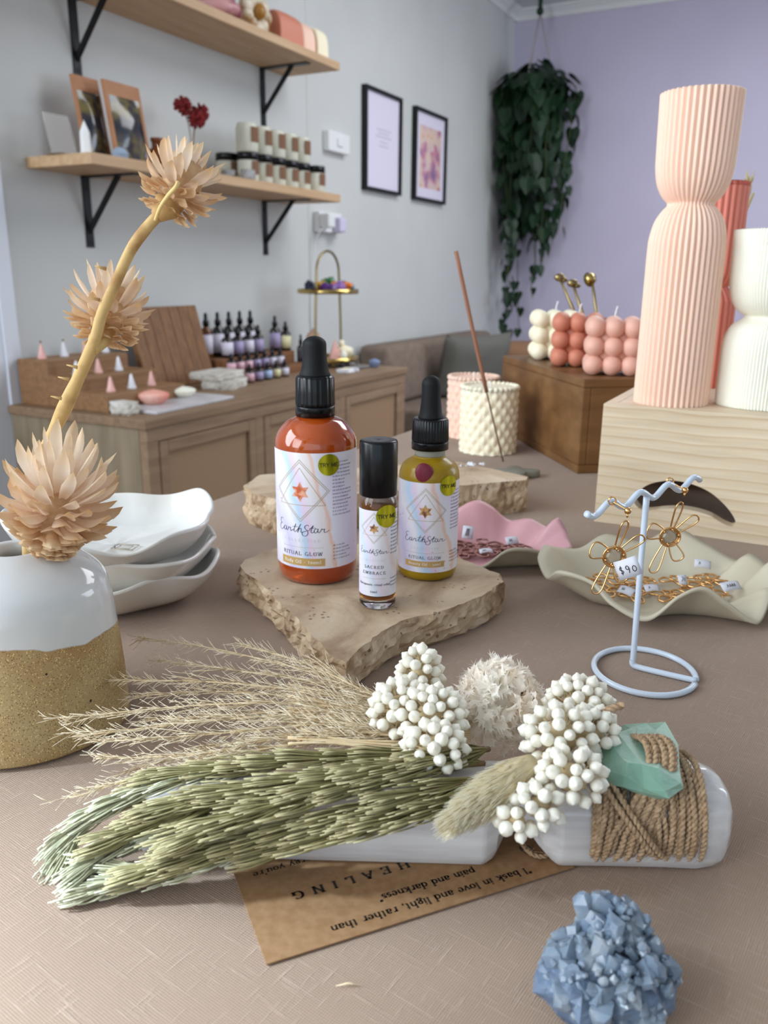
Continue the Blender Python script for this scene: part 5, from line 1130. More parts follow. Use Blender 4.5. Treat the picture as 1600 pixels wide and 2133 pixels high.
# ------------------------------------------------------------------ stoneware vase with dried flowers
def vase_mat():
    mt = bpy.data.materials.new('half_glazed_stoneware'); mt.use_nodes = True; nt = mt.node_tree; b = nt.nodes['Principled BSDF']; L = nt.links
    tc = node(nt, 'ShaderNodeTexCoord'); V = tc.outputs['Object']; sp = node(nt, 'ShaderNodeSeparateXYZ'); L.new(V, sp.inputs[0])
    mp = node(nt, 'ShaderNodeMapping'); mp.inputs['Scale'].default_value = (1, 1, .25); L.new(V, mp.inputs[0])
    n = node(nt, 'ShaderNodeTexNoise'); n.inputs['Scale'].default_value = 42.; n.inputs['Detail'].default_value = 2.; L.new(mp.outputs[0], n.inputs['Vector'])
    hgt = mth(nt, 'ADD', mth(nt, 'ADD', sp.outputs[2], mth(nt, 'MULTIPLY', mth(nt, 'SUBTRACT', n.outputs['Fac'], .5), .011)), mth(nt, 'MULTIPLY', sp.outputs[0], .13))
    mr = node(nt, 'ShaderNodeMapRange'); mr.inputs['From Min'].default_value = .0550; mr.inputs['From Max'].default_value = .0556; L.new(hgt, mr.inputs['Value']); G_ = mr.outputs[0]
    n1 = node(nt, 'ShaderNodeTexNoise'); n1.inputs['Scale'].default_value = 26.; n1.inputs['Detail'].default_value = 4.; L.new(V, n1.inputs['Vector'])
    cl = node(nt, 'ShaderNodeValToRGB'); e = cl.color_ramp.elements; e[0].position = .38; e[0].color = col((158, 124, 76)); e[1].position = .62; e[1].color = col((176, 154, 108)); L.new(n1.outputs['Fac'], cl.inputs[0])
    def spk(scale, thr, c, src, f):
        v = node(nt, 'ShaderNodeTexVoronoi'); v.inputs['Scale'].default_value = scale; L.new(V, v.inputs['Vector'])
        n_ = node(nt, 'ShaderNodeTexWhiteNoise'); L.new(v.outputs['Color'], n_.inputs['Vector'])
        m_ = mth(nt, 'MULTIPLY', mth(nt, 'LESS_THAN', v.outputs['Distance'], thr), mth(nt, 'LESS_THAN', n_.outputs['Value'], f))
        x = node(nt, 'ShaderNodeMix', data_type='RGBA'); L.new(m_, x.inputs[0]); L.new(src, x.inputs[6]); x.inputs[7].default_value = col(c); return x.outputs[2]
    clay = spk(1300., .34, (218, 190, 130), cl.outputs[0], .3); clay = spk(1500., .34, (112, 80, 44), clay, .35); clay = spk(260., .16, (40, 32, 28), clay, .10)
    glz = spk(150., .09, (60, 54, 50), None or (lambda rgb: rgb)(node(nt, 'ShaderNodeRGB').outputs[0]), .10)
    for nd in nt.nodes:
        if nd.bl_idname == 'ShaderNodeRGB': nd.outputs[0].default_value = col((204, 205, 204))
    mx = node(nt, 'ShaderNodeMix', data_type='RGBA'); L.new(G_, mx.inputs[0]); L.new(clay, mx.inputs[6]); L.new(glz, mx.inputs[7]); L.new(mx.outputs[2], b.inputs['Base Color'])
    ro = node(nt, 'ShaderNodeMapRange'); ro.inputs['To Min'].default_value = .8; ro.inputs['To Max'].default_value = .09; L.new(G_, ro.inputs['Value']); L.new(ro.outputs[0], b.inputs['Roughness'])
    n3 = node(nt, 'ShaderNodeTexNoise'); n3.inputs['Scale'].default_value = 900.; n3.inputs['Detail'].default_value = 4.; L.new(V, n3.inputs['Vector'])
    n4 = node(nt, 'ShaderNodeTexNoise'); n4.inputs['Scale'].default_value = 40.; L.new(V, n4.inputs['Vector'])
    hh = mth(nt, 'ADD', mth(nt, 'MULTIPLY', mth(nt, 'MULTIPLY', n3.outputs['Fac'], mth(nt, 'SUBTRACT', 1., G_)), .35), mth(nt, 'ADD', mth(nt, 'MULTIPLY', n4.outputs['Fac'], .8), mth(nt, 'MULTIPLY', G_, .5)))
    bp = node(nt, 'ShaderNodeBump'); bp.inputs['Strength'].default_value = .6; bp.inputs['Distance'].default_value = .0012; L.new(hh, bp.inputs['Height']); L.new(bp.outputs[0], b.inputs['Normal']); return mt
VC = np.array([-.1610, .3415])
r = fg('stoneware_vase', 'stoneware bottle vase, white glaze above bare speckled clay, at the left edge', 'vase', VC[0], VC[1])
pv = crom([(.0385, 0), (.0412, .0015), (.0420, .005), (.0412, .03), (.0396, .055), (.0386, .064), (.0365, .0705), (.030, .0765), (.020, .0815), (.0135, .0838), (.0112, .0840), (.0100, .0825), (.0098, .078), (.014, .070)], 4)
MB().lathe([tuple(p) for p in pv]+[(.03, .05), (.03, .01), (0, .008)], 96, fn=lambda t, rr, z: rr*(1+.012*math.cos(4*t+.5)*(1 if rr > .02 else 0)+.006*math.sin(3*t+z*60))).build('body', vase_mat(), r)
M['bract'] = thin('dried_bract', (242, 224, 202), (224, 196, 166), (216, 174, 118), 70); M['bractw'] = thin('pale_silky_bract', (246, 236, 222), (236, 216, 194), (228, 198, 152), 60)
M['scale'] = thin('dried_scales', (230, 200, 160), (204, 164, 120), (238, 214, 176), 120, .3); M['stalk'] = mat('golden_brown_stalk', (206, 172, 112), .7, c2=(164, 122, 70), ns=70, ramp=(.5, .72), bump=.5, bs=200, bd=.001)
def bract(mb, base, ax, out_, L_, w, ang, curl, rr, ragged=.3, cup=.25):
    """one pointed bract leaving base, at angle ang from axis ax towards out_"""
    ax = Vector(ax); out_ = Vector(out_); side = ax.cross(out_).normalized(); nu, nv = 8, 4; rows = []; p = Vector(base); a = ang
    for i in range(nu+1):
        t = i/nu; d = ax*math.cos(a)+out_*math.sin(a); nrm = out_*math.cos(a)-ax*math.sin(a)
        ww = w*(.45+1.1*t-.25*t*t)*(1-t**3.2)**.8 if t < 1 else w*.04
        for j in range(nv+1):
            s = 2*j/nv-1; k = 1+ragged*.25*rr.uniform(-1, 1)*(t > .5); q = p+side*(s*ww/2*k)-nrm*(abs(s)**2*ww*cup*-1)*1.+d*(ragged*L_*.03*rr.uniform(-1, 1)*(t > .6))
            rows.append(tuple(q))
        if i < nu: a += curl/nu; p = p+d*(L_/nu)
    mb.add(rows, [(i*(nv+1)+j, i*(nv+1)+j+1, (i+1)*(nv+1)+j+1, (i+1)*(nv+1)+j) for i in range(nu) for j in range(nv)], tip=[max(0, (i//(nv+1))/nu-.55)*2 for i in range((nu+1)*(nv+1))])
def protea(root, org, ax, rings, seed, s=1.):
    rr = random.Random(seed); ax = Vector(ax).normalized(); e1 = ax.orthogonal().normalized(); e2 = ax.cross(e1); groups = {'scales': MB(), 'bracts': MB(), 'inner_bracts': MB()}
    org = Vector(org); mats = {'scales': M['scale'], 'bracts': M['bract'], 'inner_bracts': M['bractw']}
    for (g, t, r0, n, L_, w, ang, curl, rag) in rings:
        ph = rr.uniform(0, 6.28)
        for k in range(n):
            a = ph+2*math.pi*k/n+rr.uniform(-.18, .18); o = e1*math.cos(a)+e2*math.sin(a)
            bract(groups[g], org+ax*(t+rr.uniform(-.0006, .0006))*s+o*r0*s, ax, o, L_*s*rr.uniform(.82, 1.15), w*s*rr.uniform(.8, 1.15), math.radians(ang+rr.uniform(-9, 9)), math.radians(curl+rr.uniform(-18, 18)), rr, rag)
    core = MB().tube([tuple(org-ax*.002*s), tuple(org+ax*.006*s), tuple(org+ax*.014*s), tuple(org+ax*.022*s), tuple(org+ax*.028*s)], [.006*s, .0075*s, .010*s, .009*s, .004*s], 14)
    core.build('receptacle', M['scale'], root)
    for g, mb in groups.items():
        if mb.n: mb.build(g, mats[g], root, smooth=True)
# stalk with two flower heads
sf = .333
S = lambda px, py, f=sf: FL(px, py, f)-np.array([VC[0], VC[1], 0])
r = fg('dried_flower_spray', 'long dried stem with two spiky straw flower heads rising from the vase', 'dried flower', VC[0], VC[1], 0)
pts = [S(60, 1175, .343), S(60, 1120, .343), S(64, 1040, .350), S(88, 950, .350), S(118, 885, .345), S(160, 795, .340), S(196, 712), S(212, 655), S(240, 592), S(272, 522), S(303, 478), S(330, 448)]
MB().tube(crom(pts, 5), [.0027]*10+[.0024]*10+[.0026, .0029, .0031, .0030, .0028]+[.0025]*5+[.0022]*8+[.0021]*8+[.0022]*5+[.0021]*5, 10).build('stalk', M['stalk'], r)
MB().tube([tuple(S(193, 730)), tuple(S(204, 712, .338)), tuple(S(216, 688, .343))], [.0024, .0040, .0050], 10).build('flower_calyx', M['stalk'], r)
MB().tube([tuple(S(326, 452)), tuple(S(338, 440, .334)), tuple(S(350, 428, .336))], [.0026, .0042, .0058], 10).build('flower_calyx', M['stalk'], r)
for (x, y) in ((168, 765), (150, 790), (228, 560), (135, 830), (215, 625)):
    P = S(x, y); MB().tube([tuple(P+np.array([-.001, -.001, 0])), tuple(P+np.array([-.0052, -.001, .001]))], [.0008, .0002], 5).build('thorn', M['stalk'], r)
mb = MB().tube(crom([S(324, 458, .329), S(334, 432, .325), S(350, 408, .322), S(366, 390, .320), S(371, 380, .321)], 5), .0008, 6); mb.build('tendril', mat('pale_yellow_tendril', (226, 196, 130), .7), r)
h2 = [('scales', -.001, .007, 14, .007, .006, 95, 20, .6), ('scales', .003, .008, 14, .009, .007, 92, 10, .6), ('scales', .007, .008, 14, .011, .007, 85, 5, .6), ('bracts', .010, .008, 11, .014, .007, 78, -20, .5), ('bracts', .013, .008, 9, .017, .0065, 62, -10, .4), ('inner_bracts', .015, .006, 9, .018, .0055, 42, -5, .3), ('inner_bracts', .017, .004, 8, .018, .005, 24, 0, .3), ('inner_bracts', .018, .002, 5, .016, .004, 8, 0, .3)]
protea(r, S(219, 700, .345), S(232, 600, .352)-S(219, 700, .345), h2, 12, .86)
protea(r, S(350, 432, .336), S(383, 370, .340)-S(350, 432, .336), h2, 31, .78)
# the large flower head at the vase mouth
r = fg('straw_flower', 'large dried straw flower head sitting in the mouth of the vase', 'dried flower', VC[0], VC[1], 0)
o3 = S(103, 1150, .340); a3 = S(140, 960, .333)-o3
h3 = [('scales', .002, .0062, 16, .0045, .006, 70, 30, .7), ('scales', .0045, .0068, 17, .0055, .006, 74, 25, .7), ('scales', .007, .0074, 18, .0068, .0065, 78, 20, .7), ('scales', .0095, .0082, 18, .0085, .007, 80, 15, .7), ('scales', .012, .0088, 17, .0105, .008, 80, 10, .7), ('scales', .0142, .009, 15, .0125, .0085, 80, 0, .7),
      ('bracts', .0165, .009, 13, .0150, .0095, 80, -10, .6), ('bracts', .0188, .0088, 12, .0165, .0095, 74, -14, .6), ('bracts', .0212, .0085, 11, .0185, .009, 64, -20, .5), ('inner_bracts', .0235, .0075, 11, .0200, .0082, 50, -16, .4), ('inner_bracts', .0255, .006, 10, .0215, .0075, 34, -8, .3), ('inner_bracts', .027, .0045, 8, .0225, .0065, 22, 0, .3), ('inner_bracts', .028, .003, 6, .0225, .0055, 10, 0, .3)]
h3 = [(g, t*1.16, *q) for g, t, *q in h3]; protea(r, o3, a3, h3, 77, 1.03)
d = Vector(a3).normalized(); MB().tube([tuple(Vector(o3)-d*.012), tuple(Vector(o3)+d*.001), tuple(Vector(o3)+d*.012)], [.0050, .0056, .0070], 14).build('flower_stem', M['scale'], r)
# ------------------------------------------------------------------ kraft card under the wand
A0 = np.array([-.034, .2008]); ce = math.atan2(.0437, .1018)
r = fg('kraft_card', 'brown kraft card printed HEALING lying under the crystal bundle', 'card', A0[0], A0[1], .0004, rz=ce)
CWd, CHt = .1110, .062; hx_, hy_ = .1008, .0146
def card_panel():
    import bmesh
    bm = bmesh.new(); ov = [bm.verts.new(p) for p in ((0, 0, 0), (CWd, 0, 0), (CWd, CHt, 0), (0, CHt, 0))]
    hv = [bm.verts.new((hx_+.0026*math.cos(a), hy_+.0026*math.sin(a), 0)) for a in [2*math.pi*i/24 for i in range(24)]]
    es = [bm.edges.new((ov[i], ov[(i+1) % 4])) for i in range(4)]+[bm.edges.new((hv[i], hv[(i+1) % 24])) for i in range(24)]
    bmesh.ops.triangle_fill(bm, use_beauty=True, edges=es); pass
    g = bmesh.ops.extrude_face_region(bm, geom=list(bm.faces)); bmesh.ops.translate(bm, verts=[e for e in g['geom'] if isinstance(e, bmesh.types.BMVert)], vec=(0, 0, .0005))
    bmesh.ops.recalc_face_normals(bm, faces=bm.faces); me = bpy.data.meshes.new('card'); bm.to_mesh(me); bm.free(); me.materials.append(M['kraft'])
    o = bpy.data.objects.new('card', me); C.objects.link(o); o.parent = r; return o
co = card_panel()
def card_pt(px, py): P = TL(px, py, .001)[:2]-A0; return P[0]*math.cos(ce)+P[1]*math.sin(ce), -P[0]*math.sin(ce)+P[1]*math.cos(ce)
mb = MB()
def card_text(s, h, track, p0, p1, th=.15, thin=.05):
    """upside-down line: starts at image point p0 (right) and ends at p1 (left)"""
    a = card_pt(*p0); b = card_pt(*p1); st, w = text_strokes(s, h, track, 0.)
    L = math.hypot(b[0]-a[0], b[1]-a[1]); k = L/w; ux, uy = (b[0]-a[0])/L, (b[1]-a[1])/L; vx, vy = -uy, ux
    V, F = pen([[(x*k, y) for x, y in p] for p in st], h, th, thin)
    mb.add([(a[0]+ux*x+vx*y, a[1]+uy*x+vy*y, .00056) for x, y in V], F)
card_text('“I bask in love and light, rather than', .0040, .02, (1100, 1806), (688, 1930), .16)
card_text('pain and darkness”', .0040, .02, (985, 1808), (785, 1866), .16)
card_text('HEALING', .0046, .62, (846, 1793), (608, 1860), .20, .07)
card_text("letting go of energy you're", .0036, .02, (800, 1740), (526, 1818), .14)
card_text('ready to move on.', .0036, .02, (640, 1755), (500, 1794), .14)
mb.build('printed_text', M['ink'], co, smooth=False)

# ------------------------------------------------------------------ the crystal bundle
BF = np.array([.0, .2580]); r = fg('crystal_bundle', 'white selenite wand tied with twine, dried grasses, green foliage and white berries', 'bundle', BF[0], BF[1], 0)
bundle = r
def selenite():
    mt = bpy.data.materials.new('selenite'); mt.use_nodes = True; nt = mt.node_tree; b = nt.nodes['Principled BSDF']; L = nt.links
    b.inputs['Roughness'].default_value = .2; b.inputs['Transmission Weight'].default_value = .3; b.inputs['IOR'].default_value = 1.4; b.inputs['Subsurface Weight'].default_value = .5; b.inputs['Subsurface Scale'].default_value = .012; b.inputs['Coat Weight'].default_value = .6
    b.inputs['Subsurface Radius'].default_value = (1, 1, 1)
    tc = node(nt, 'ShaderNodeTexCoord'); mp = node(nt, 'ShaderNodeMapping'); mp.inputs['Scale'].default_value = (.5, 6, 6); L.new(tc.outputs['Object'], mp.inputs[0])
    n = node(nt, 'ShaderNodeTexNoise'); n.inputs['Scale'].default_value = 22.; n.inputs['Detail'].default_value = 5.; L.new(mp.outputs[0], n.inputs['Vector'])
    c = node(nt, 'ShaderNodeValToRGB'); e = c.color_ramp.elements; e[0].position = .3; e[0].color = col((214, 210, 212)); e[1].position = .62; e[1].color = col((252, 250, 248)); L.new(n.outputs['Fac'], c.inputs[0]); L.new(c.outputs[0], b.inputs['Base Color'])
    bp = node(nt, 'ShaderNodeBump'); bp.inputs['Strength'].default_value = .35; bp.inputs['Distance'].default_value = .0008; L.new(n.outputs['Fac'], bp.inputs['Height']); L.new(bp.outputs[0], b.inputs['Normal']); return mt
M['sel'] = selenite()
mb = MB(); SK = .855; sec = [(.0165, -.0170), (.0178, -.0050), (.0165, .0090), (.0095, .0165), (.0005, .0182), (-.0095, .0160), (-.0162, .0085), (-.0182, -.0010), (-.0178, -.0120), (-.0155, -.0170), (-.004, -.0174), (.008, -.0173)]   # (f, z) about the axis
xs = [-.088, -.084, -.07, -.045, -.02, .0, .02, .036, .0400, .0440, .0485, .0520, .0560, .0600, .0625, .08, .10, .1105, .1165, .1205, .1230, .1242]
sc_ = [.35, .62, .74, .82, .88, .92, .96, 1., 1., 1., 1., 1., 1., 1., 1., 1., 1.03, 1.05, 1.0, .88, .66, .38]
rr = random.Random(4); out = []; n = len(sec)
for x, s in zip(xs, sc_):
    for j, (f, z) in enumerate(sec):
        ff, zz = f*s*SK, z*s*SK
        zc = .0176*s*SK+.0003 if x < .11 else .0176*1.03*SK+.0003
        if .0380 < x < .0610 and j in (8, 9, 10):            # the chipped notch on the lower front edge
            d = {.0400: .0020, .0440: .0075, .0485: .0120, .0520: .0095, .0560: .0050, .0600: .0015}.get(x, 0); ff += d*.9; zz += d*.95
        if .0380 < x < .0610 and j in (6, 7): ff += .0025
        if x > .105: ff += rr.uniform(-.0006, .0006); zz += rr.uniform(-.0005, .0005)
        out.append((x, ff, zz+zc))
fs = [(i*n+j, i*n+(j+1) % n, (i+1)*n+(j+1) % n, (i+1)*n+j) for i in range(len(xs)-1) for j in range(n)]+[tuple(range(n-1, -1, -1)), tuple((len(xs)-1)*n+j for j in range(n))]
mb.add(out, fs); o = mb.build('selenite_wand', M['sel'], r, smooth=True, angle=22)
bv = o.modifiers.new('bevel', 'BEVEL'); bv.width = .0009; bv.segments = 2; bv.limit_method = 'ANGLE'; bv.angle_limit = math.radians(20)

# jute twine wraps
M['jute'] = mat('jute_twine', (186, 158, 126), .9, c2=(150, 122, 92), ns=500, bump=.5, bs=1500, bd=.0004, stretch=(1, 1, 1)); M['fuzz'] = mat('jute_fibre', (188, 156, 118), .9)
fz = MB(); rt = random.Random(11)
def twist(mb, path, rad, period, closed, fuzz=.25):
    P = [np.array(p) for p in path]; n = len(P); acc = 0
    T = [P[(i+1) % n]-P[i-1] if closed else P[min(i+1, n-1)]-P[max(i-1, 0)] for i in range(n)]
    u = None; strands = [[], []]
    for i in range(n):
        t = T[i]/(np.linalg.norm(T[i])+1e-12)
        if u is None: u = np.cross(t, [1, .2, .1])
        u = u-t*(u@t); u /= np.linalg.norm(u)+1e-12; v = np.cross(t, u)
        if i: acc += np.linalg.norm(P[i]-P[i-1])
        a = 2*math.pi*acc/period
        for k in (0, 1):
            b = a+math.pi*k; strands[k].append(P[i]+(u*math.cos(b)+v*math.sin(b))*rad*.52)
        if rt.random() < fuzz:
            b = rt.uniform(0, 6.28); q = P[i]+(u*math.cos(b)+v*math.sin(b))*rad; d = (u*math.cos(b)+v*math.sin(b))*rt.uniform(.4, 1.3)+t*rt.uniform(-1.3, 1.3); l = rt.uniform(.001, .0035)
            fz.tube([tuple(q), tuple(q+d*l*.5+u*.0002), tuple(q+d*l)], [.00007, .00006, .00003], 3)
    for s_ in strands: mb.tube(s_, rad*.66, 6, closed=closed)
def wrap_loop(x0, lean, bump_=0., R0=.0168, seed=0, bumpx=None):
    pts = []; N = 150; q = random.Random(seed); ph = q.uniform(0, 6)
    for i in range(N):
        a = 2*math.pi*i/N; e = .84; c, s = math.cos(a), math.sin(a)
        f = math.copysign(abs(c)**e, c)*R0; z = math.copysign(abs(s)**e, s)*(R0+.0002)+.0163
        top = max(0, s); z += bump_*top**1.5; f *= 1+.0*top
        pts.append((x0+lean*top-lean*.25*max(0, -s)+.0004*math.sin(3*a+ph), f, max(z, .0013)))
    return pts
mb = MB(); k = 0
for i in range(11): twist(mb, wrap_loop(.0735+.0019*i, .0155-.0006*i if i > 2 else .002, .0085 if i > 2 else 0, .0164+.0007*(i % 2), i), .00108, .0040, True)
for i in range(10): twist(mb, wrap_loop(.0935+.0019*i, (-.004 if i < 3 else 0), .001, .0164+.0007*(i % 2), 20+i), .00108, .0040, True)
for i in range(14): twist(mb, wrap_loop(.0735+.0025*i, .0006*(i % 3), 0, .0154, 60+i), .0010, .0040, True, 0.)
# crossing strands over the front
for (xa, za, xb, zb) in ((.076, .032, .0935, .009), (.0785, .033, .0965, .008)):
    pts = []
    for i in range(40):
        t = i/39; z = za+(zb-za)*t; f = -math.sqrt(max(0, .0185**2-(z-.0160)**2)); pts.append((xa+(xb-xa)*t, f-.0012, z+.001))
    twist(mb, pts, .00105, .0040, False)
mb.build('twine_wrap', M['jute'], r)
tw = MB(); P_ = FL(1300, 1468, .268)-np.array([0, BF[1], 0])
twist(tw, crom([tuple(P_+np.array([-.012, .0, -.006])), tuple(P_+np.array([-.005, 0, -.002])), tuple(P_)], 10), .0013, .0046, False, .6)
tw.build('twine_end', M['jute'], r); tw = MB()
twist(tw, crom([(.062, -.008, .0035), (.058, -.010, .0024), (.0535, -.0085, .0024), (.0505, -.001, .0020)], 10), .0008, .0036, False, .9)
tw.build('twine_end', M['jute'], r)
fz.v = [(a, b, max(c, .0003)) for a, b, c in fz.v]
fz.build('twine_fibres', M['fuzz'], r)

# sea green glass lump under the twine
M['sea'] = mat('sea_green_glass', (134, 174, 154), .55, trans=.2, ior=1.35, sss=.3, bump=.5, bs=160, bd=.002, spec=.15)
def lump(pts2, z0, z1, seed):
    mb = MB(); q = random.Random(seed); n = len(pts2); cx = sum(p[0] for p in pts2)/n; cy = sum(p[1] for p in pts2)/n; out = []
    for (s, z) in ((.8, 0), (1.0, .35), (.96, .7), (.62, 1.0)):
        for x, y in pts2: out.append((cx+(x-cx)*s+q.uniform(-.0009, .0009), cy+(y-cy)*s+q.uniform(-.0009, .0009), z0+(z1-z0)*z+q.uniform(-.0013, .0013)))
    fs = [(l*n+i, l*n+(i+1) % n, (l+1)*n+(i+1) % n, (l+1)*n+i) for l in range(3) for i in range(n)]+[tuple(range(n-1, -1, -1)), tuple(3*n+i for i in range(n))]
    return mb.add(out, fs)
gp = [(TL(a, b, .036)[0], TL(a, b, .036)[1]-BF[1]) for a, b in ((1238, 1572), (1256, 1536), (1300, 1516), (1352, 1502), (1384, 1508), (1410, 1560), (1422, 1636), (1392, 1652), (1340, 1640), (1296, 1628), (1262, 1610))]
lump(gp, .0300, .0395, 3).build('sea_glass', M['sea'], r, smooth=False)

# ---- foliage sprigs
def B3(px, py, z): z = z*.88; P = TL(px, py, z); return np.array([P[0]-BF[0], P[1]-BF[1], z])
M['needle'] = mat('olive_foliage', (138, 130, 82), .65, c2=(106, 100, 56), ns=150, attr=(184, 174, 134)); M['needlep'] = mat('pale_mint_foliage', (180, 176, 142), .7, c2=(154, 154, 120), ns=150, attr=(210, 210, 188)); M['fstem'] = mat('woody_brown_stem', (116, 92, 66), .8)
rn = random.Random(21)
def sprig(pts, n_nodes, per, ln, spread, mt, w=.00037, end=.0, droop=0.):
    path = crom(pts, 12); N = len(path); mb = MB(); st = MB().tube(path[:int(N*.93)], [.0010-.0006*i/N for i in range(int(N*.93))], 6)
    for k in range(n_nodes):
        u = .04+.93*k/n_nodes; i = int(u*(N-2)); p = path[i]; t = path[min(i+4, N-1)]-path[max(0, i-4)]; t /= np.linalg.norm(t)+1e-9
        a0 = np.cross(t, [0, 0, 1.]); a0 /= np.linalg.norm(a0)+1e-9; b0 = np.cross(a0, t)
        tuft = rn.uniform(0, 6.28)
        for q in range(per):
            a = tuft+rn.gauss(0, .8) if rn.random() < .6 else rn.uniform(0, 6.28); rad = (a0*math.cos(a)+b0*math.sin(a)*.75); L_ = ln*rn.uniform(.86, 1.08)
            s0 = spread*rn.uniform(.25, 1.15); q0 = p+t*rn.uniform(-.0022, .0022); v = []
            for m_ in range(6):
                g = m_/5; v.append(q0+t*L_*g+rad*s0*(1-(1-g)**2.2)+np.array([0, 0, -droop*g*g*L_])+rad*.0004*math.sin(g*7+a))
            v = [np.array([c_[0], c_[1], max(c_[2], .0007)]) for c_ in v]
            mb.tube(v, [w*.6, w, w, w*.95, w*.85, w*.8], 4, tips=[0, .03, .06, .1, .25, .9])
    o = mb.build('foliage_sprig', mt, bundle); st.build('stem', M['fstem'], o); return o
NF = M['needle']; NP = M['needlep']
sprig([B3(1010, 1560, .034), B3(800, 1575, .036), B3(560, 1588, .034), B3(390, 1612, .028), B3(330, 1640, .022)], 12, 46, .0235, .0046, NF)
sprig([B3(1010, 1590, .037), B3(800, 1608, .038), B3(600, 1640, .034), B3(400, 1690, .026), B3(250, 1740, .018)], 13, 48, .0240, .0048, NF)
sprig([B3(1000, 1625, .036), B3(820, 1665, .037), B3(640, 1715, .030), B3(450, 1770, .020), B3(310, 1815, .012)], 13, 48, .0225, .0048, NF)
sprig([B3(970, 1575, .040), B3(740, 1632, .041), B3(540, 1690, .036), B3(380, 1750, .026)], 11, 46, .0230, .0052, NF)
sprig([B3(1000, 1655, .032), B3(860, 1695, .034), B3(700, 1738, .028), B3(560, 1772, .020)], 9, 44, .0215, .0042, NF)
sprig([B3(1020, 1560, .040), B3(820, 1600, .042), B3(650, 1625, .040), B3(470, 1650, .034), B3(340, 1690, .026)], 12, 46, .0230, .0050, NF)
sprig([B3(560, 1590, .030), B3(400, 1622, .026), B3(260, 1665, .020), B3(180, 1712, .014), B3(160, 1745, .010)], 9, 50, .0180, .0050, NP, droop=.10)
sprig([B3(560, 1660, .028), B3(400, 1700, .022), B3(270, 1750, .014), B3(190, 1800, .009)], 8, 50, .0180, .0052, NP, droop=.05)
sprig([B3(620, 1730, .020), B3(450, 1790, .014), B3(300, 1815, .009), B3(175, 1800, .006)], 8, 46, .0165, .0046, NP)
sprig([B3(520, 1740, .018), B3(380, 1800, .012), B3(260, 1835, .007), B3(200, 1850, .005)], 7, 44, .0160, .0044, NP)
# ---- feathery grass
M['straw'] = thin('straw_grass', (250, 236, 204), (238, 216, 172), (252, 244, 224), 90, .35)
rg = random.Random(33)
def plume(pts, nb):
    path = crom(pts, 14); N = len(path); mb = MB().tube(path, [.00062*(1-.75*i/N) for i in range(N)], 5)
    for k in range(nb):
        u = .12+.86*(k+rg.random())/nb; i = min(int(u*(N-2)), N-3); p = path[i]; t = path[min(i+3, N-1)]-path[max(i-3, 0)]; t /= np.linalg.norm(t)+1e-9
        a0 = np.cross(t, [0, 0, 1.]); a0 /= np.linalg.norm(a0)+1e-9; b0 = np.cross(a0, t); a = rg.uniform(0, 6.28); o_ = a0*math.cos(a)+b0*math.sin(a)*.6
        L_ = rg.uniform(.013, .030)*(1.1-.55*u); an = rg.uniform(.10, .38); bp_ = [p+t*L_*g*math.cos(an)+o_*L_*(math.sin(an)*g*(1.1-.35*g)) for g in (0, .33, .66, 1)]
        mb.tube(bp_, [.00030, .00026, .0002, .00012], 3, tips=[0, .3, .6, 1])
        for q in range(6):
            g = .2+.78*q/6; s = bp_[0]+(bp_[3]-bp_[0])*g; a2 = rg.uniform(0, 6.28); o2 = a0*math.cos(a2)+b0*math.sin(a2); l2 = rg.uniform(.003, .0072); d = t+o2*rg.uniform(.3, .75)
            mb.tube([s, s+d*l2*.5, s+d*l2+o2*.0006], [.00018, .00016, .00008], 3, tips=[.3, .7, 1])
    mb.v = [(a, b, max(c, .0006)) for a, b, c in mb.v]
    mb.build('grass_plume', M['straw'], bundle)
gz = .036
for (x0, y0, zz, mid, tip, n_) in (((845), 1470, .034, [(650, 1400, .042), (450, 1352, .040)], (292, 1328, .036), 34), (845, 1480, .034, [(660, 1420, .040), (480, 1395, .036)], (330, 1375, .030), 36), (850, 1490, .034, [(640, 1440, .040), (430, 1420, .036)], (225, 1416, .032), 42),
        (850, 1500, .034, [(620, 1465, .042), (400, 1470, .040)], (125, 1496, .034), 46), (850, 1510, .034, [(620, 1490, .040), (400, 1505, .036)], (150, 1535, .030), 46), (850, 1518, .034, [(640, 1510, .038), (430, 1530, .034)], (190, 1545, .028), 44),
        (850, 1525, .032, [(620, 1530, .036), (420, 1570, .030)], (200, 1580, .022), 42), (850, 1535, .030, [(620, 1550, .034), (400, 1590, .028)], (145, 1662, .016), 46), (850, 1495, .034, [(640, 1455, .034), (450, 1440, .030)], (280, 1450, .022), 40), (850, 1505, .032, [(650, 1480, .032), (470, 1490, .026)], (300, 1500, .018), 40), (850, 1530, .030, [(650, 1530, .030), (470, 1550, .022)], (260, 1610, .014), 40), (850, 1478, .036, [(690, 1405, .044), (600, 1370, .044)], (500, 1345, .042), 26)):
    plume([B3(x0+60, y0, zz), B3(x0-60, y0+(mid[0][1]-y0)*.35, zz+.004)]+[B3(*m_) for m_ in mid]+[B3(*tip)], n_)
# a few loose stalks bundled under the berries
mb = MB()
for i in range(14):
    y = 1455+8*i; mb.tube(crom([B3(980, 1500+4*i, .034), B3(860, y+10, .036), B3(700, y-4+rg.uniform(-10, 10), .037), B3(600, y-10+rg.uniform(-20, 20), .036)], 5), .00055, 5)
mb.build('grass_stalks', M['straw'], bundle)

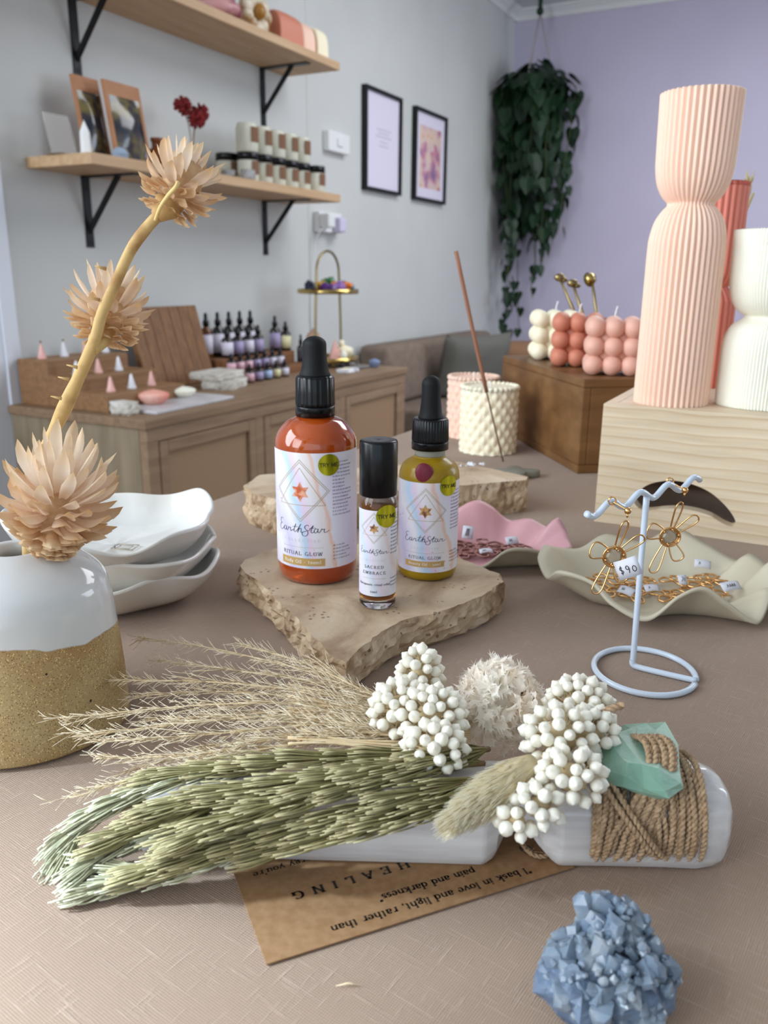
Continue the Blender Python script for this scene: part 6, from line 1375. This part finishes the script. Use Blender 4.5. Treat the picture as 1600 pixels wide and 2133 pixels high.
# ---- berry clusters
M['berry'] = mat('pearly_white_berry', (236, 230, 214), .36, sss=.35, bump=.25, bs=700, bd=.0003, coat=.25); M['bstem'] = mat('pale_berry_stem', (206, 186, 146), .8)
bme = MB().lathe([(0, -1.), (.45, -.88), (.85, -.45), (1., .05), (.86, .55), (.50, .86), (.30, 1.0), (.20, 1.16), (0, 1.2)], 12)
bsc = MB(); bsc.v = bme.v; bsc.f = bme.f; bsc.mi = bme.mi; bsc.tip = [0]*len(bme.v); bsc.n = bme.n
proto = None; rb_ = random.Random(14)
def cluster(blobs, dmin, label, nind):
    """berries set over a lumpy head made of several rounded bunches (points in bundle coordinates)"""
    global proto
    cand = []; tries = 0
    while tries < 9000:
        tries += 1; c, R = rb_.choice(blobs); d = np.array([rb_.gauss(0, 1), rb_.gauss(0, 1), rb_.gauss(0, 1)]); d /= np.linalg.norm(d)
        if d[2] < -.45: continue
        p = c+d*R
        if p[2] < .004: continue
        if any(np.sum(((p-c2)/R2)**2) < .80 for c2, R2 in blobs if c2 is not c): continue
        if any(np.sum((p-q[0])**2) < dmin**2 for q in cand): continue
        nn = d/R; nn /= np.linalg.norm(nn); cand.append((p, nn))
    root = MB()
    for c, R in blobs: pass
    for p, nn in cand: root.tube([tuple(p-nn*.0075), tuple(p-nn*.0018)], [.0004, .0003], 4)
    for c, R in blobs: root.ball(tuple(c), tuple(R*.55), 10, 8)
    cl = root.build('berry_cluster', M['bstem'], bundle); cl['label'] = label
    view = CAM-WD(BF[0], BF[1]); vl = np.array([view@R3, view@H3, view[2]])
    cand.sort(key=lambda q: -(q[1]@((vl-q[0])/np.linalg.norm(vl-q[0]))))
    rest = MB()
    for i, (p, nn) in enumerate(cand):
        s = .0023*rb_.uniform(.86, 1.12); q = Vector(nn).to_track_quat('Z', 'Y')
        if i < nind:
            if proto is None: proto = bsc.build('berry', M['berry'], cl); o = proto
            else: o = proto.copy(); C.objects.link(o); o.parent = cl
            o.location = tuple(p); o.rotation_mode = 'QUATERNION'; o.rotation_quaternion = q; o.scale = (s, s, s)
        else:
            rest.add([tuple(Vector(p)+q @ (Vector(v)*s)) for v in bsc.v], bsc.f)
    if rest.n: o = rest.build('berries', M['berry'], cl); o['kind'] = 'stuff'
    return len(cand)
def blob(px, py, z, rx, ry, rz): P = B3(px, py, z); return (P, np.array([rx, ry, rz]))
n1 = cluster([blob(875, 1415, .046, .0085, .010, .013), blob(835, 1480, .045, .0110, .0105, .011), blob(900, 1495, .047, .0120, .011, .011), blob(905, 1560, .043, .0105, .009, .009)], .00375, 'left bunch of pearly white berries', 50)
n2 = cluster([blob(1205, 1475, .046, .0120, .0110, .0110), blob(1165, 1535, .048, .0125, .010, .011), blob(1230, 1530, .045, .0090, .0095, .009), blob(1190, 1620, .044, .0105, .009, .009), blob(1120, 1680, .038, .0075, .0065, .0065), blob(1075, 1712, .034, .0055, .005, .005)], .00375, 'right bunch of pearly white berries', 50)

# ---- fluffy cream flower with frayed petals
M['fray'] = thin('cream_frayed_petal', (255, 251, 242), (254, 245, 232), (255, 252, 246), 60, .5)
rf = random.Random(8); mb = MB(); FC = B3(1040, 1455, .044)+np.array([0, .004, -.006]); mb.ball(tuple(FC), .0115, 16, 12)
def frayed(mb, org, d, L_, w, rr, teeth=6):
    d = Vector(d).normalized(); s_ = d.orthogonal().normalized(); s_ = Matrix.Rotation(rr.uniform(0, 6.28), 3, d) @ s_; nrm = d.cross(s_); org = Vector(org)
    cb = rr.uniform(.9, 1.9); wave = rr.uniform(0, 6.28); V = []; n = teeth*2; rows = 4
    for i in range(rows+1):
        t = i/rows
        for j in range(n+1):
            s = 2*j/n-1; z = nrm*(w*.24*math.sin(s*5+wave)*t); V.append(tuple(org+(d*math.sin(t*cb)+nrm*(1-math.cos(t*cb)))*L_*.80/cb*(1-.10*s*s)+s_*s*w/2*(.25+.95*t)+z))
    b = rows*(n+1); fs = [(i*(n+1)+j, i*(n+1)+j+1, (i+1)*(n+1)+j+1, (i+1)*(n+1)+j) for i in range(rows) for j in range(n)]
    tip = [.2*(k//(n+1))/rows for k in range(len(V))]
    for j in range(n):
        a, c = Vector(V[b+j]), Vector(V[b+j+1]); m_ = (a+c)/2+(d*math.cos(cb)+nrm*math.sin(cb))*L_*rr.uniform(.06, .18)+s_*rr.uniform(-.15, .15)*w+nrm*rr.uniform(-.15, .15)*w; V.append(tuple(m_)); tip.append(1.); fs.append((b+j, b+j+1, len(V)-1))
    mb.add(V, fs, tip=tip)
for i in range(190):
    while True:
        d = np.array([rf.gauss(0, 1), rf.gauss(0, 1), rf.gauss(0, 1)]); d /= np.linalg.norm(d)
        if d[2] > -.25: break
    frayed(mb, FC+d*.0092, d+np.array([rf.gauss(0, .25), rf.gauss(0, .25), rf.gauss(0, .25)]), rf.uniform(.0090, .0150), rf.uniform(.0085, .0135), rf, 12)
for i in range(120):
    d = np.array([rf.gauss(0, 1), rf.gauss(0, 1), abs(rf.gauss(0, 1))]); d /= np.linalg.norm(d); p = FC+d*.012; e = FC+d*rf.uniform(.0165, .0215)+np.array([rf.gauss(0, .001), rf.gauss(0, .001), 0]); mb.tube([p, e], [.00012, .00005], 3, tips=[.5, 1])
mb.build('frayed_flower', M['fray'], bundle)
# small withered bracts around it
for (x, y, z, dx, dy) in ((965, 1500, .046, -.004, -.008), (975, 1470, .048, -.007, -.002), (1100, 1470, .046, .006, -.004)):
    p = B3(x, y, z); mb = MB(); frayed(mb, p, (dx, dy, .004), .013, .006, rf, 3); mb.build('petal', M['fray'], bundle)

# ---- bunny tail grass head
M['tail'] = thin('cream_bunny_tail', (255, 247, 218), (253, 240, 202), (255, 253, 242), 40, .5)
a_, b_ = B3(1112, 1590, .044), B3(918, 1728, .034); ax = b_-a_; Lb = np.linalg.norm(ax); ax /= Lb; u_ = np.cross(ax, [0, 0, 1.]); u_ /= np.linalg.norm(u_); v_ = np.cross(u_, ax); mb = MB(); core = []
pr = lambda t: .0078*(math.sin(math.pi*min(1, t*.86+.12))**.75)*(1-.45*t)
mb.tube([a_+ax*Lb*t for t in np.linspace(0, .86, 10)], [max(.0006, pr(t)*.95) for t in np.linspace(0, .86, 10)], 14)
for i in range(2600):
    t = rf.random()**.9*.9; th = rf.uniform(0, 6.28); o_ = u_*math.cos(th)+v_*math.sin(th); p = a_+ax*Lb*t+o_*pr(t)*.80; l = rf.uniform(.0055, .0092)*(1-.30*t); d = ax*rf.uniform(.8, 1.)+o_*rf.uniform(.18, .48)
    mb.tube([p, p+d*l*.5, p+d*l*.92+ax*l*.12-o_*l*.04], [.00017, .00014, .00006], 3, cap=False, tips=[0, .4, 1])
mb.v = [(a, b, max(c, .001)) for a, b, c in mb.v]
mb.build('bunny_tail', M['tail'], bundle)
mb = MB(); mb.tube(crom([a_-ax*.004, a_-ax*.012+np.array([0, .002, 0]), a_-ax*.02+np.array([0, .004, -.004])], 4), .0006, 6); mb.build('bunny_tail_stem', M['straw'], bundle)

# ------------------------------------------------------------------ blue crystal cluster
M['cel'] = mat('blue_celestite', (146, 166, 188), .14, c2=(204, 210, 214), ns=90, ramp=(.35, .7), trans=.5, ior=1.45, sss=.4, bump=.35, bs=260, bd=.0008, c3=(164, 182, 200))
M['cel2'] = mat('dark_blue_crust', (78, 92, 112), .3, c2=(110, 128, 150), ns=90, trans=.1, bump=.5, bs=300, bd=.001)
CC = np.array([.0655, .1905]); r = fg('crystal_cluster', 'pale blue celestite crystal cluster on the cloth in the front right corner', 'crystal', CC[0], CC[1]); r.scale = (.86, .86, .86)
rc = random.Random(6); mb = MB()
def blobn(c, R, n=20, k=14, amp=.18, fr=120):
    out = MB().ball(c, R, n, k); o2 = []
    for p in out.v: d = (np.array(p)-np.array(c)); g = 1+amp*nz(p[0]*fr, p[1]*fr, p[2]*fr+3)*2; q = np.array(c)+d*g; o2.append((q[0], q[1], max(q[2], .0003)))
    return o2, out.f
for c, R in (((0, 0, .009), (.0225, .0165, .0105)), ((-.009, -.003, .008), (.0125, .013, .010)), ((.004, .010, .014), (.012, .010, .013))):
    v, f = blobn(c, R); mb.add(v, f)
mb.build('base_crust', M['cel2'], r, smooth=False)
def gem(mb, c, d, w, l, n, rr):
    d = Vector(d).normalized(); a = d.orthogonal().normalized(); a = Matrix.Rotation(rr.uniform(0, 6.28), 3, d) @ a; b = d.cross(a); c = Vector(c); P = []; ks = rr.uniform(.6, 1.)
    for t, q in ((-.4, .9), (.55, 1.)): P += [tuple(c+d*l*t+(a*math.cos(6.2832*j/n)+b*math.sin(6.2832*j/n)*ks)*w*q*rr.uniform(.9, 1.1)) for j in range(n)]
    e = .35; P += [tuple(c+d*l*(.85)+(a*(math.cos(6.2832*j/n)*e+.15)+b*math.sin(6.2832*j/n)*ks*e)*w) for j in range(n)]
    P = [(x, y, max(z, .0005)) for x, y, z in P]
    mb.add(P, [(k*n+j, k*n+(j+1) % n, (k+1)*n+(j+1) % n, (k+1)*n+j) for k in (0, 1) for j in range(n)]+[tuple(range(n-1, -1, -1)), tuple(2*n+j for j in range(n))])
mb = MB()
for i in range(150):
    while True:
        d = np.array([rc.gauss(0, 1), rc.gauss(0, 1), rc.gauss(0, 1)]); d /= np.linalg.norm(d)
        if d[2] > -.15: break
    R = np.array([.0215, .0165, .0150]); c0 = np.array([0, 0, .0085])
    if i % 3 == 0: R = np.array([.0115, .010, .0150]); c0 = np.array([.003, .009, .014])
    p = c0+d*R*rc.uniform(.74, .96); w = rc.uniform(.0022, .0058)
    gem(mb, p, d+np.array([rc.gauss(0, .5), rc.gauss(0, .5), rc.gauss(0, .4)]), w, w*rc.uniform(.55, 1.15), rc.choice([4, 4, 5, 6]), rc)
for i in range(260):
    while True:
        d = np.array([rc.gauss(0, 1), rc.gauss(0, 1), rc.gauss(0, 1)]); d /= np.linalg.norm(d)
        if d[2] > -.15: break
    R = np.array([.0225, .0175, .0165]); c0 = np.array([0, 0, .0085])
    if i % 3 == 0: R = np.array([.0130, .0115, .0165]); c0 = np.array([.003, .009, .014])
    w = rc.uniform(.0010, .0022); gem(mb, c0+d*R*rc.uniform(.84, 1.02), d+np.array([rc.gauss(0, .5), rc.gauss(0, .5), rc.gauss(0, .4)]), w, w*rc.uniform(.8, 1.6), rc.choice([4, 5, 6]), rc)
mb.build('small_crystals', M['cel'], r, smooth=False)
mb = MB(); tp_ = FL(1262, 1955, .190); q_ = np.array([tp_[0]-CC[0], tp_[1]-CC[1], tp_[2]])
gem(mb, q_+np.array([-.001, 0, -.002]), (-.25, -.65, .7), .0052, .0075, 4, rc); gem(mb, (-.006, .012, .024), (-.3, .1, 1), .0042, .009, 5, rc); gem(mb, (.0, .014, .023), (.3, .2, 1), .0036, .008, 6, rc); gem(mb, (.010, .009, .021), (.5, 0, 1), .0036, .007, 4, rc)
gem(mb, (.001, -.010, .015), (.2, -.8, .6), .0045, .006, 4, rc); gem(mb, (-.014, -.004, .013), (-.5, -.6, .6), .0040, .006, 5, rc); gem(mb, (.018, -.001, .013), (.8, -.3, .6), .0042, .006, 5, rc)
mb.build('large_crystals', M['cel'], r, smooth=False)
# a stray straw on the cloth
P = TL(725, 2052, .0006); r = fg('loose_straw', 'single pale bit of straw lying on the cloth at the front', 'straw', P[0], P[1], .0004); MB().tube([(-.0035, -.0004, .0003), (0, .0003, .0006), (.0035, 0, .0003)], [.0001, .0003, .0001], 5).build('straw', M['straw'], r)
bpy.context.view_layer.update()
